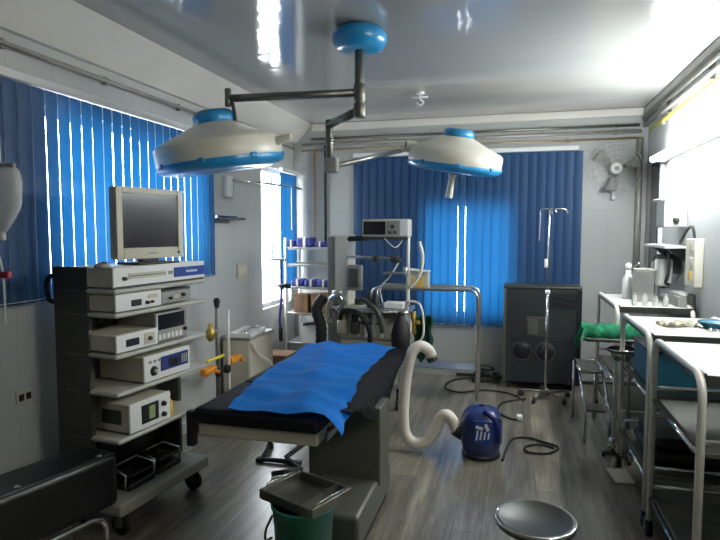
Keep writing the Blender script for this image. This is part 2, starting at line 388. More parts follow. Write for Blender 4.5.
# ------------------------------------------------------------------ surgical light
def dome(root, name, R, loc, rot, cap_h, handle, stubs=True):
    h = bpy.data.objects.new(name, None); COL.objects.link(h); h.parent = root; h.location = loc; h.rotation_euler = rot
    k = R/0.455
    obj('shell', MB().lathe([(0.155*k, 0.17*k), (0.16*k, 0.165*k), (0.30*k, 0.10*k), (0.43*k, 0.045*k), (R, 0.02*k), (R, -0.095*k), (R*0.985, -0.105*k), (0, -0.105*k)], 56), 'cream', h)
    rim = MB().lathe([(R*1.0, -0.092*k), (R*1.006, -0.11*k), (R*0.985, -0.135*k), (R*0.9, -0.158*k), (R*0.72, -0.172*k), (R*0.7, -0.17*k), (0, -0.168*k)], 56)
    for a in range(8):
        an = a*PI/4+0.2; rim.box((R*math.cos(an), R*math.sin(an), -0.1*k), (0.02, 0.05*k, 0.035*k), 0.006, (0, 0, an))
    obj('rim', rim, 'skyblue', h)
    obj('cap', MB().lathe([(0, 0.17*k+cap_h), (0.115*k, 0.17*k+cap_h), (0.138*k, 0.17*k+cap_h*0.85), (0.148*k, 0.17*k+cap_h*0.6), (0.148*k, 0.15*k), (0, 0.15*k)], 40), 'skyblue', h)
    obj('lens', MB().lathe([(0, -0.173*k), (R*0.5, -0.173*k), (R*0.51, -0.168*k), (0, -0.168*k)], 40), 'skyblue', h)
    if handle:
        obj('handle', MB().lathe([(0, -0.42*k), (0.03*k, -0.42*k), (0.036*k, -0.41*k), (0.03*k, -0.22*k), (0.04*k, -0.2*k), (0.04*k, -0.18*k), (0, -0.18*k)], 20), 'cream', h)
    if stubs:
        obj('pivot', MB().cyl((R-0.03, 0, -0.015), (R+0.1, 0, -0.005), 0.028, 0.024), 'cream', h)
        obj('pivot', MB().cyl((-R+0.03, 0, -0.015), (-R-0.07, 0, -0.02), 0.02, 0.018), 'copper', h)
    return h
sl = thing('surgical_light', 'twin cream and sky blue operating lamps hanging on one ceiling mount', 'surgical light', (-0.92, 3.4, ZC))
obj('ceiling_cover', MB().lathe([(0, -0.13), (0.1, -0.13), (0.145, -0.115), (0.165, -0.08), (0.165, -0.045), (0.14, -0.01), (0.1, 0), (0, 0)], 40), 'skyblue', sl)
obj('drop_tube', MB().cyl((0, 0, -0.12), (0, 0, -0.52), 0.03), 'dsteel', sl)
obj('collar', MB().cyl((0, 0, -0.325), (0, 0, -0.43), 0.036), 'dsteel', sl)
obj('collar', MB().cyl((0, 0, -0.44), (0, 0, -0.525), 0.036), 'dsteel', sl)
EL = Vector((-0.82, -0.10, -0.385))
obj('arm', MB().tube([(0, 0, -0.375), EL], 0.024, 4), 'dsteel', sl)
obj('arm_pin', MB().cyl(EL+Vector((0, 0, 0.06)), EL+Vector((0, 0, -0.05)), 0.02).cyl(EL+Vector((0.025, 0, -0.0)), EL+Vector((0.06, 0.0, -0.16)), 0.012), 'dsteel', sl)
K = Vector((-0.27, 0.24, -0.54))
obj('arm', MB().tube([(0, 0, -0.48), K+Vector((0, 0, 0.03))], 0.03, 4), 'dsteel', sl)
obj('drop_tube', MB().cyl(K+Vector((0, 0, 0.06)), K+Vector((0, 0, -0.20)), 0.026).cyl(K+Vector((0, 0, -0.06)), K+Vector((0, 0, -0.085)), 0.032), 'dsteel', sl)
obj('arm_joint', MB().box(K+Vector((0.015, 0, -0.235)), (0.09, 0.07, 0.10), 0.012), 'grey', sl)
E2 = Vector((0.10, 0.95, -0.56))
obj('arm', MB().tube([K+Vector((0.05, 0.02, -0.235)), E2+Vector((0, 0, -0.03))], 0.018, 8), 'steel', sl)
dome(sl, 'lamp_head', 0.395, (-0.89, -0.1, -0.685), (math.radians(7), math.radians(-6), 0), 0.08, False)
hb = dome(sl, 'lamp_head', 0.35, (0.475, 1.0, -0.64), (math.radians(5), math.radians(9), 0), 0.06, True, False)
obj('pivot', MB().cyl((-0.36, -0.13, 0.03), (-0.29, -0.10, 0.03), 0.034).cyl((-0.43, -0.12, -0.01), (-0.33, -0.10, -0.01), 0.015), 'cream', hb)
obj('pivot_bore', MB().cyl((-0.364, -0.132, 0.03), (-0.35, -0.128, 0.03), 0.022), 'rubber', hb)

# hook on ceiling
hk = thing('ceiling_hook', 'small pale fan hook fixed to the glossy ceiling', 'hook', (-0.826, 5.07, ZC))
obj('plate', MB().cyl((0, 0, -0.02), (0, 0, 0), 0.04), 'white', hk)
obj('hook', MB().tube([(0, 0, -0.02), (0, 0, -0.06), (0.03, 0, -0.09), (0, 0, -0.115), (-0.03, 0, -0.09)], 0.008, 8, 6), 'white', hk)
obj('cross_bar', MB().cyl((-0.07, 0, -0.045), (0.07, 0, -0.045), 0.008), 'white', hk)

# ------------------------------------------------------------------ endoscopy cart (left)
RZ = math.atan2(0.992, 0.127)
CB = Vector((-1.92, 2.43, 0)); CU = Vector((0.127, 0.992, 0)); CV = Vector((-0.992, 0.127, 0))
def cw(u, v, z): return tuple(CB + CU*u + CV*v + Vector((0, 0, z)))
cart = thing('equipment_cart', 'tall grey endoscopy cart with dark side panels and six shelves', 'cart', tuple(CB), RZ)
for u in (0.0, 0.67): obj('side_panel', MB().bx(u, u+0.03, 0.185, 0.425, 0.2, 1.41, 0.006), 'dgrey', cart)
obj('back_panel', MB().bx(0.03, 0.67, 0.36, 0.385, 0.2, 1.38), 'grey', cart)
def shelf(z, t, v0=-0.0):
    obj('shelf', MB().bx(-0.0, 0.715, v0, 0.36, z-t, z, 0.012), 'shelfgrey', cart)
for z in (1.302, 1.18, 0.97, 0.775, 0.53): shelf(z, 0.026)
obj('base_shelf', MB().bx(-0.01, 0.71, -0.01, 0.47, 0.13, 0.2, 0.015), 'shelfgrey', cart)
obj('handle', MB().tube([(0.015, 0.425, 1.36), (0.015, 0.47, 1.35), (0.015, 0.49, 1.3), (0.015, 0.47, 1.23), (0.015, 0.425, 1.22)], 0.013, 8, 5), 'rubber', cart)
for u, v in ((0.06, 0.04), (0.64, 0.04), (0.06, 0.40), (0.64, 0.40)):
    c = obj('caster', MB().cyl((u-0.016, v+0.02, 0.058), (u+0.016, v+0.02, 0.058), 0.058, seg=20), 'rubber', cart)
    obj('fork', MB().bx(u-0.024, u-0.018, v-0.0, v+0.04, 0.05, 0.13).bx(u+0.018, u+0.024, v, v+0.04, 0.05, 0.13).cyl((u, v, 0.11), (u, v, 0.14), 0.014), 'dsteel', c)

def device(name, label, cat, u0, u1, v0, v1, z0, z1, body='beige', face='white', group=None):
    r = thing(name, label, cat, cw((u0+u1)/2, v0, z0), RZ, group); w, d, h = u1-u0, v1-v0, z1-z0
    bd = MB().bx(-w/2, w/2, 0.012, d, 0.008, h, 0.006)
    for sx in (-1, 1):
        for yy in (0.04, d-0.04): bd.cyl((sx*(w/2-0.03), yy, 0), (sx*(w/2-0.03), yy, 0.012), 0.012, seg=10)
    obj('housing', bd, body, r)
    obj('front_panel', MB().bx(-w/2-0.003, w/2+0.003, 0, 0.014, 0.006, h+0.002, 0.005), face, r)
    return r, w, d, h
def knob(r, x, z, rad=0.012, m='dgrey', dep=0.018, name='knob'): obj(name, MB().cyl((x, 0.002, z), (x, -dep, z), rad, rad*0.85, 14), m, r)
def plate(r, name, x0, x1, z0, z1, m, dep=0.004): return obj(name, MB().bx(x0, x1, -dep, 0.003, z0, z1, 0.0015), m, r)
# top console: white with the blue badge panel
r, w, d, h = device('video_recorder', 'wide white console with blue front panel on top of the equipment cart', 'medical console', 0.005, 0.72, 0.01, 0.34, 1.302, 1.41)
plate(r, 'blue_panel', 0.085, w/2-0.004, 0.03, 0.085, 'bluepanel', 0.006)
lg = MB()
for k in range(8): lg.bx(0.185+k*0.0125, 0.185+k*0.0125+0.008, -0.0072, -0.006, 0.052, 0.064 if k % 3 else 0.066)
obj('badge_lettering', lg, 'white', r)
plate(r, 'tape_slot', -0.26, 0.02, 0.045, 0.075, 'beige'); obj('slot_line', MB().bx(-0.25, 0.01, -0.006, -0.003, 0.058, 0.062), 'dgrey', r)
knob(r, -0.29, 0.05, 0.011); plate(r, 'indicator', 0.04, 0.075, 0.05, 0.07, 'grey'); obj('foot_strip', MB().bx(-w/2+0.01, w/2-0.01, -0.002, 0.01, 0.0, 0.012), 'dgrey', r)
# second level
r, w, d, h = device('light_source', 'low white light source box left on the second cart shelf', 'medical console', 0.012, 0.335, 0.005, 0.33, 1.18, 1.272)
plate(r, 'socket_plate', -0.06, 0.01, 0.025, 0.058, 'black'); knob(r, 0.05, 0.035, 0.01); knob(r, 0.085, 0.035, 0.008); plate(r, 'display', 0.06, 0.13, 0.055, 0.075, 'beige')
r, w, d, h = device('camera_control_unit', 'flat grey camera control unit right on the second cart shelf', 'medical console', 0.36, 0.60, 0.02, 0.32, 1.18, 1.255, 'grey', 'grey')
obj('lid_rim', MB().bx(-w/2, w/2, 0.0, d, h-0.004, h+0.01, 0.003), 'dgrey', r); knob(r, 0.05, 0.045, 0.012, 'black'); knob(r, -0.06, 0.035, 0.009, 'black'); plate(r, 'display', -0.03, 0.02, 0.03, 0.05, 'beige')
# third level
r, w, d, h = device('processor_unit', 'cream processor box with square sockets left on the third cart shelf', 'medical console', 0.01, 0.30, 0.005, 0.33, 0.97, 1.066)
plate(r, 'socket_plate', -0.085, 0.005, 0.03, 0.068, 'black'); plate(r, 'button_field', 0.045, 0.12, 0.02, 0.08, 'beige'); knob(r, 0.08, 0.05, 0.012, 'dgrey')
r, w, d, h = device('recorder_monitor', 'grey unit with black display and white buttons right on the third cart shelf', 'medical console', 0.305, 0.56, 0.02, 0.30, 0.97, 1.138, 'grey', 'grey')
plate(r, 'display', -0.115, 0.105, 0.075, 0.16, 'screen'); plate(r, 'stripe', -0.122, -0.116, 0.07, 0.165, 'white')
for k in range(6): plate(r, 'button', -0.115+k*0.034, -0.09+k*0.034, 0.02, 0.05, 'white', 0.006)
knob(r, 0.105, 0.055, 0.011, 'black')
# fourth level
r, w, d, h = device('insufflator', 'white insufflator with round dial and blue screen on the fourth cart shelf', 'medical console', 0.19, 0.555, 0.0, 0.32, 0.775, 0.92)
plate(r, 'screen', -0.06, 0.165, 0.045, 0.125, 'sblue', 0.005); obj('readout', MB().bx(0.0, 0.08, -0.0065, -0.004, 0.06, 0.105), 'black', r)
for k in range(3): obj('button', MB().bx(0.105+k*0.018, 0.117+k*0.018, -0.008, -0.004, 0.06, 0.11), 'grey', r)
knob(r, -0.115, 0.06, 0.028, 'black', 0.016, 'dial'); knob(r, -0.115, 0.06, 0.013, 'beige', 0.026, 'dial_cap')
for k in range(3): plate(r, 'button', -0.15+k*0.035, -0.13+k*0.035, 0.105, 0.12, 'grey')
# fifth level
r, w, d, h = device('suction_unit', 'beige box with dark square display on the fifth cart shelf', 'medical console', 0.085, 0.385, 0.005, 0.33, 0.53, 0.69)
plate(r, 'display', -0.07, 0.055, 0.035, 0.135, 'black', 0.005); obj('readout', MB().bx(-0.02, 0.025, -0.0065, -0.004, 0.05, 0.12), 'ledcolor', r)
for k in range(2): knob(r, 0.095, 0.045+k*0.06, 0.015, 'black')
obj('side_vent', MB().bx(-w/2-0.006, -w/2, 0.06, 0.19, 0.05, 0.125), 'dgrey', r)
bt = thing('bottle', 'small yellowish bottle beside the beige box on fifth cart shelf', 'bottle', cw(0.43, 0.06, 0.53))
obj('body', MB().lathe([(0, 0), (0.026, 0), (0.028, 0.006), (0.028, 0.08), (0.013, 0.1), (0.013, 0.115), (0, 0.115)], 20), 'yelcard', bt)
obj('cap', MB().cyl((0, 0, 0.112), (0, 0, 0.135), 0.015), 'white', bt)
# cables against the cart's back panel
for pts, lb in (([(0.06, 0.34, 0.955), (0.07, 0.33, 1.0), (0.05, 0.33, 1.06), (0.09, 0.34, 1.12)], 'black cable looping behind the cream processor box'),
                ([(0.22, 0.335, 1.06), (0.26, 0.33, 1.10), (0.24, 0.33, 1.13), (0.2, 0.335, 1.11), (0.22, 0.335, 1.06)], 'coiled black cable on the cart back panel above processor box'),
                ([(0.04, 0.33, 0.76), (0.08, 0.33, 0.83), (0.05, 0.335, 0.9), (0.1, 0.335, 0.92)], 'black cable left of the white insufflator')):
    tag(obj('cable', MB().tube([cw(*p) for p in pts], 0.006, 8, 6), 'rubber'), lb, 'cable')
# foot pedals on the base
for k, (u, v, lb) in enumerate(((0.22, 0.14, 'black foot pedal on the cart base nearer the padded bench'), (0.45, 0.15, 'black foot pedal on the cart base farther from the padded bench'))):
    p = thing('foot_pedal', lb, 'foot pedal', cw(u, v, 0.2), RZ)
    obj('base', MB().bx(-0.1, 0.1, -0.08, 0.12, 0, 0.035, 0.01), 'black', p)
    obj('treadle', MB().box((0, 0.0, 0.06), (0.16, 0.15, 0.016), 0.006, (math.radians(-14), 0, 0)), 'rubber', p)
    obj('guard', MB().tube([(-0.105, -0.06, 0.02), (-0.105, -0.06, 0.09), (-0.09, 0.05, 0.115), (0.09, 0.05, 0.115), (0.105, -0.06, 0.09), (0.105, -0.06, 0.02)], 0.007, 8), 'chrome', p)
bk = thing('equipment_bag', 'black box shaped bag under the beige box on the cart base', 'bag', cw(0.40, 0.22, 0.2), RZ)
obj('bag_body', MB().bx(-0.24, 0.22, 0.09, 0.12, 0, 0.26, 0.02), 'black', bk); obj('strap', MB().tube([(-0.1, 0.085, 0.18), (-0.08, 0.07, 0.24), (0.08, 0.07, 0.24), (0.1, 0.085, 0.18)], 0.008, 8, 4), 'rubber', bk)

# monitor
mon = thing('monitor', 'grey framed flat screen monitor standing on the equipment cart', 'monitor', cw(0.385, 0.13, 1.41), RZ-math.radians(9))
obj('housing', MB().bx(-0.225, 0.225, -0.02, 0.035, 0.030, 0.423, 0.012), 'beige', mon)
obj('bezel', MB().bx(-0.225, -0.185, -0.032, -0.02, 0.030, 0.423, 0.005).bx(0.185, 0.225, -0.032, -0.02, 0.030, 0.423, 0.005).bx(-0.185, 0.185, -0.032, -0.02, 0.388, 0.423, 0.005).bx(-0.185, 0.185, -0.032, -0.02, 0.030, 0.093, 0.005), 'beige', mon)
obj('screen', MB().bx(-0.185, 0.185, -0.026, -0.018, 0.093, 0.388), 'screen', mon)
obj('logo_strip', MB().bx(-0.035, 0.035, -0.0335, -0.031, 0.056, 0.064), 'grey', mon)
obj('power_button', MB().cyl((0.185, -0.03, 0.061), (0.185, -0.036, 0.061), 0.009), 'dgrey', mon)
obj('stand', MB().bx(-0.06, 0.06, -0.01, 0.03, 0.01, 0.07, 0.006), 'black', mon)
obj('stand_base', MB().bx(-0.14, 0.14, -0.09, 0.1, 0, 0.014, 0.006), 'dgrey', mon)
ms = thing('computer_mouse', 'small grey lump left of the monitor on top of the cart console', 'device', cw(0.02, 0.10, 1.41), RZ)
obj('shell', MB().lathe([(0, 0.03), (0.02, 0.026), (0.034, 0.012), (0.036, 0), (0, 0)], 18), 'grey', ms); obj('button', MB().bx(-0.01, 0.01, -0.03, -0.005, 0.022, 0.03, 0.003), 'dgrey', ms)

# ------------------------------------------------------------------ black padded bench, lower left
bn = thing('padded_bench', 'black vinyl padded bench on a chrome tube frame by the left wall', 'bench', (-2.17, 1.80, 0), math.radians(-15))
obj('cushion', MB().bx(-0.04, 0.2, -0.75, 0.58, 0.27, 0.535, 0.035), 'vinyl', bn)
obj('piping', MB().tube([(-0.025, -0.74, 0.525), (0.185, -0.74, 0.525), (0.185, 0.565, 0.525), (-0.025, 0.565, 0.525)], 0.008, 8, closed=True), 'black', bn)
obj('side_rail', MB().tube([(0.2, -0.72, 0.0), (0.2, -0.72, 0.2), (0.2, -0.66, 0.255), (0.2, 0.42, 0.255), (0.2, 0.47, 0.24), (0.2, 0.5, 0.2), (0.2, 0.5, 0.0)], 0.014, 10), 'chrome', bn)
obj('side_rail', MB().tube([(-0.04, -0.72, 0.0), (-0.04, -0.72, 0.2), (-0.04, -0.66, 0.255), (-0.04, 0.42, 0.255), (-0.04, 0.5, 0.2), (-0.04, 0.5, 0.0)], 0.014, 10), 'chrome', bn)
obj('cross_rail', MB().cyl((-0.04, 0.4, 0.255), (0.2, 0.4, 0.255), 0.012), 'chrome', bn)
for y in (-0.35, 0.12, 0.5): obj('stud', MB().lathe([(0, 0.012), (0.012, 0.008), (0.016, 0), (0, 0)], 14, Matrix.Translation((0.16, y, 0.53))), 'chrome', bn)

# ------------------------------------------------------------------ operating table
ot = thing('operating_table', 'operating table with black mattress on a wide grey base', 'operating table', (-1.085, 3.0, 0))
def wavy(x, y, a): return a*(math.sin(x*17+y*5)+math.sin(y*13-x*7))*0.5
def slab(x0, x1, y0, y1, z0, z1, nx, ny, amp):
    mb = MB(); top = [[(x0+(x1-x0)*i/nx, y0+(y1-y0)*j/ny, z1+wavy(x0+(x1-x0)*i/nx, y0+(y1-y0)*j/ny, amp)-(0.012 if i in (0, nx) or j in (0, ny) else 0)) for j in range(ny+1)] for i in range(nx+1)]
    mb.grid(top, z1-z0); return mb
obj('mattress', MB().bx(-0.36, 0.265, -0.66, -0.15, 0.695, 0.768, 0.022).bx(-0.36, 0.265, -0.145, 0.6, 0.695, 0.768, 0.022).bx(-0.34, 0.255, 0.605, 0.98, 0.695, 0.768, 0.022), 'mattress', ot)
obj('top_frame', MB().bx(-0.34, 0.25, -0.64, 0.9, 0.635, 0.693, 0.008), 'beige', ot)
for s, xx in ((-1, -0.375), (1, 0.28)):
    obj('side_rail', MB().bx(xx-0.006, xx+0.006, -0.6, 0.85, 0.65, 0.685).bx(min(xx, xx-s*0.03), max(xx, xx-s*0.03), -0.5, -0.47, 0.655, 0.675).bx(min(xx, xx-s*0.03), max(xx, xx-s*0.03), 0.6, 0.63, 0.655, 0.675), 'dsteel', ot)
obj('corner_clamp', MB().bx(-0.4, -0.36, -0.65, -0.61, 0.58, 0.75, 0.006), 'black', ot)
# side skirt of the mattress cover hanging over the right edge
rows = []
for i in range(7):
    row = []
    for j in range(41):
        y = -0.5+1.41*j/40; t = i/6; drop = (0.165+0.06*math.sin(j*0.16-0.9)+0.006*math.sin(j*0.9))*(min(1, (41-j)/10) if j > 31 else min(1, (j+1)/15))
        row.append((0.268+0.10*math.sin(t*1.9)+0.007*math.sin(j*0.5+t*2)*t, y, 0.768-drop*t-(0 if i else -0.004)))
    rows.append(row)
obj('side_cover', MB().grid(rows, 0.004), 'mattress', ot)
obj('column', MB().bx(-0.02, 0.395, -0.02, 0.2, 0.2, 0.634, 0.008), 'base', ot)
obj('column_head', MB().bx(-0.14, 0.24, -0.1, 0.5, 0.615, 0.637, 0.006), 'dsteel', ot)
obj('base_plate', MB().bx(0.055, 0.385, -0.44, 0.3, 0.05, 0.23, 0.02), 'base', ot)
obj('base_foot', MB().bx(0.075, 0.365, -0.42, 0.28, 0.0, 0.05), 'rubber', ot)
for yy in (0.66, 0.86): obj('clamp_post', MB().cyl((0.31, yy-0.3, 0.50), (0.31, yy-0.3, 0.61), 0.009).cyl((0.28, yy-0.3, 0.56), (0.33, yy-0.3, 0.56), 0.014), 'chrome', ot)
# blue drape
NX, NY = 34, 48; rows = []
def bil(t, s):
    # corners on the table: near-left, near-right, far-left, far-right (s along the table, t across)
    lx = [(-1.265, 2.35), (-1.34, 2.75), (-1.385, 3.17), (-1.40, 3.86)]
    rx = [(-0.778, 2.33), (-0.805, 2.72), (-0.82, 3.2), (-0.80, 3.92)]
    k = s*3; i = min(2, int(k)); f = k-i
    a = [lx[i][q]+(lx[i+1][q]-lx[i][q])*f for q in (0, 1)]; b = [rx[i][q]+(rx[i+1][q]-rx[i][q])*f for q in (0, 1)]
    return a[0]+(b[0]-a[0])*t, a[1]+(b[1]-a[1])*t
for i in range(NX+1):
    row = []
    for j in range(NY+1):
        t, s = i/NX, j/NY; x, y = bil(t, s)
        z = 0.789+0.006*math.sin(9*x+14*y)+0.007*math.sin(21*x-9*y+1)+0.004*math.sin(34*y+5*x)
        z += 0.02*math.exp(-((x+1.05+0.25*(y-3))**2)/0.006)
        edge = -0.824+0.022*s
        if x > edge:                                        # falls over the right side, most at the near corner
            over = x-edge; drop = over*(1.3*max(0, 1-s)**1.3+0.75)
            z -= drop; x = edge+0.02+1.15*over+0.008*math.sin(30*y)+0.035*min(1, drop/0.05)
        lip = 0.0*max(0, t-0.55)                           # near hem sags beyond the mattress end on the right
        if s < 0.08: y -= (0.08-s)*lip*2
        row.append((x, y, max(z, 0.45)))
    rows.append(row)
dr = obj('drape_sheet', MB().grid(rows, 0.004), 'drape'); tag(dr, 'bright blue sheet spread over the black operating table mattress', 'sheet')

# ------------------------------------------------------------------ bucket, tray, footrest, stool
bc = thing('bucket', 'teal green plastic bucket in front of the operating table base', 'bucket', (-0.905, 2.37, 0))
obj('body', MB().lathe([(0, 0), (0.105, 0), (0.115, 0.01), (0.14, 0.36), (0.148, 0.365), (0.148, 0.378), (0.14, 0.378), (0.134, 0.36), (0.108, 0.02), (0, 0.02)], 36), 'teal', bc)
obj('handle', MB().tube([(-0.15, 0, 0.29), (-0.17, -0.03, 0.24), (-0.16, -0.06, 0.2), (-0.142, -0.03, 0.2)], 0.006, 8, 5), 'dsteel', bc)
tr = thing('instrument_tray', 'dark steel square tray with raised rim resting on the teal bucket', 'tray', (-0.905, 2.40, 0.379), math.radians(-22.6))
fr_ = MB()
for sx in (-1, 1): fr_.box((sx*0.155, 0, 0.022), (0.018, 0.27, 0.044), 0.004); fr_.box((0, sx*0.13, 0.022), (0.3, 0.018, 0.044), 0.004)
obj('rim', fr_, 'dsteel', tr); obj('bottom', MB().bx(-0.15, 0.15, -0.125, 0.125, 0, 0.006), 'dsteel', tr)
for x in (-0.15, 0.155): obj('handle', MB().tube([(x, -0.1, 0.035), (x*1.02, -0.095, 0.055), (x*1.02, 0.095, 0.055), (x, 0.1, 0.035)], 0.005, 8), 'chrome', tr)
obj('divider', MB().bx(0.085, 0.091, -0.122, 0.122, 0.006, 0.046), 'dsteel', tr)
ft = thing('footrest_frame', 'small black tube frame standing on the floor beside the table base', 'stand', (-1.50, 3.72, 0), math.radians(8))
obj('frame', MB().tube([(-0.2, 0.12, 0.02), (-0.2, 0.14, 0.13), (0.22, 0.14, 0.13), (0.3, 0.05, 0.11), (0.3, 0.05, 0.02)], 0.017, 8).tube([(-0.2, 0.12, 0.02), (-0.19, -0.13, 0.02), (0.1, -0.16, 0.02)], 0.017, 8), 'black', ft)
obj('strut', MB().tube([(0.17, 0.14, 0.125), (-0.02, -0.1, 0.03), (0.12, -0.26, 0.02), (-0.05, -0.36, 0.02)], 0.017, 8), 'rubber', ft)
for x, y in ((-0.2, 0.12), (-0.2, -0.13)): obj('foot', MB().box((x, y, 0.015), (0.05, 0.05, 0.03), 0.008), 'rubber', ft)
obj('bright_strip', MB().tube([(0.14, 0.118, 0.128), (0.0, -0.06, 0.055)], 0.008, 6), 'chrome', ft)
st = thing('round_stool', 'round steel topped stool at the bottom edge of the picture', 'stool', (0.093, 2.235, 0))
obj('seat', MB().lathe([(0, 0.492), (0.128, 0.492), (0.135, 0.5), (0.143, 0.502), (0.148, 0.496), (0.148, 0.475), (0.14, 0.468), (0, 0.468)], 48), 'stoolsteel', st)
obj('seat_rim', MB().tube([(0.147*math.cos(a*PI/24), 0.147*math.sin(a*PI/24), 0.494) for a in range(48)], 0.0075, 8, closed=True), 'chrome', st)
obj('column', MB().cyl((0, 0, 0.25), (0, 0, 0.47), 0.016), 'chrome', st)
obj('foot_ring', MB().tube([(0.14*math.cos(a*PI/16), 0.14*math.sin(a*PI/16), 0.18) for a in range(32)], 0.009, 8, closed=True), 'chrome', st)
for a in range(4):
    c, s = math.cos(a*PI/2+0.6), math.sin(a*PI/2+0.6); lg = obj('leg', MB().tube([(0.012*c, 0.012*s, 0.27), (0.09*c, 0.09*s, 0.26), (0.17*c, 0.17*s, 0.02)], 0.011, 8), 'chrome', st)
    obj('rubber_foot', MB().cyl((0.172*c, 0.172*s, 0), (0.17*c, 0.17*s, 0.03), 0.016), 'rubber', lg)

# ------------------------------------------------------------------ warming blower with hose
bl = thing('warming_blower', 'navy blue rounded warm air blower on the floor with a white hose', 'blower', (-0.21, 4.09, 0))
body = MB(); rws = []
for i in range(25):                                        # rounded upright body, narrower at the top
    z = i/24; rr = []
    prof = (0.80+0.22*math.sin(min(1, z/0.45)*PI/2)) * (1 if z < 0.55 else math.sqrt(max(0, 1-((z-0.55)/0.452)**3.0)))
    for k in range(33):
        a = 2*PI*k/32; ca, sa = math.cos(a), math.sin(a); e = 0.62
        rr.append((0.142*prof*math.copysign(abs(ca)**e, ca), 0.14*prof*math.copysign(abs(sa)**e, sa), 0.02+0.34*z))
    rws.append(rr)
body.grid(rws); obj('shell', body, 'navy', bl)
obj('base', MB().lathe([(0, 0), (0.13, 0), (0.135, 0.01), (0.13, 0.035), (0, 0.035)], 32), 'black', bl)
obj('side_grille', MB().box((0.115, -0.06, 0.2), (0.03, 0.09, 0.2), 0.012, (0, 0, -0.5)), 'dgrey', bl)
pl = obj('label_panel', MB().box((0.02, -0.138, 0.21), (0.13, 0.016, 0.165), 0.006, (math.radians(3), 0, 0.08)), 'bluepanel', bl)
lgm = MB()
lgm.box((-0.005, -0.149, 0.245), (0.05, 0.004, 0.022), 0, (0, 0.3, 0.08)); lgm.box((0.045, -0.147, 0.25), (0.022, 0.004, 0.05), 0, (0, -0.4, 0.08))
for k in range(4): lgm.box((-0.02+k*0.026, -0.149+k*0.002, 0.19), (0.011, 0.004, 0.07-0.008*k), 0, (0, 0.15, 0.08))
obj('label_marks', lgm, 'white', pl)
obj('handle_arch', MB().tube([(0.02, -0.09, 0.345), (0.075, -0.108, 0.315), (0.115, -0.112, 0.24), (0.118, -0.112, 0.14)], 0.017, 8, 5), 'purple', bl)
obj('nozzle', MB().cyl((-0.12, -0.03, 0.15), (-0.185, -0.05, 0.19), 0.05, 0.046), 'black', bl)
HY = -0.02
hp = [(x, y+HY*min(1, max(0, (-0.3-x)/0.15)), z) for x, y, z in [(-0.17, -0.045, 0.18), (-0.2, -0.05, 0.25), (-0.24, -0.05, 0.285), (-0.285, -0.05, 0.26), (-0.32, -0.05, 0.17), (-0.38, -0.05, 0.085), (-0.465, -0.05, 0.065), (-0.53, -0.05, 0.12), (-0.55, -0.05, 0.24), (-0.545, -0.04, 0.42), (-0.52, -0.03, 0.62), (-0.49, -0.02, 0.725), (-0.44, 0.0, 0.765), (-0.385, 0.02, 0.735), (-0.36, 0.03, 0.68)]]
obj('hose', MB().tube(hp, 0.040, 16, 10, ribs=0.035), 'hose', bl)
obj('hose_end', MB().cyl((-0.364, 0.01, 0.69), (-0.35, 0.015, 0.655), 0.041), 'dgrey', bl)

# ------------------------------------------------------------------ drip stand
iv = thing('drip_stand', 'thin chrome drip stand in front of the charcoal cabinet', 'drip stand', (0.302, 5.64, 0))
obj('pole', MB().cyl((0, 0, 0.05), (0, 0, 1.02), 0.013).cyl((0, 0, 1.0), (0, 0, 1.80), 0.009), 'chrome', iv)
obj('clamp_knob', MB().cyl((-0.022, 0, 1.02), (0.022, 0, 1.02), 0.02), 'white', iv)
obj('line_clip', MB().cyl((-0.022, -0.01, 1.25), (-0.022, -0.01, 1.33), 0.016), 'white', iv)
for dx, dy in ((-0.08, 0), (0.15, 0.02), (0.03, 0.12), (0.05, -0.12)):
    obj('hook', MB().tube([(0, 0, 1.795), (dx*0.8, dy*0.8, 1.795), (dx, dy, 1.78), (dx*1.05, dy*1.05, 1.755), (dx*1.12, dy*1.12, 1.765)], 0.006, 8, 3), 'chrome', iv)
obj('drip_line', MB().tube([(-0.08, 0, 1.76), (-0.085, 0, 1.5)], 0.005, 6), 'bagclear', iv)
obj('hub', MB().cyl((0, 0, 0.03), (0, 0, 0.10), 0.032), 'dsteel', iv)
for a in range(5):
    c, s = math.cos(a*2*PI/5+2.95), math.sin(a*2*PI/5+2.95)
    l = obj('leg', MB().tube([(0.02*c, 0.02*s, 0.07), (0.23*c, 0.23*s, 0.062)], 0.012, 8), 'dsteel', iv)
    obj('caster', MB().cyl((0.23*c-0.01*s, 0.23*s+0.01*c, 0.026), (0.23*c+0.01*s, 0.23*s-0.01*c, 0.026), 0.026).cyl((0.23*c, 0.23*s, 0.03), (0.23*c, 0.23*s, 0.062), 0.008), 'rubber', l)

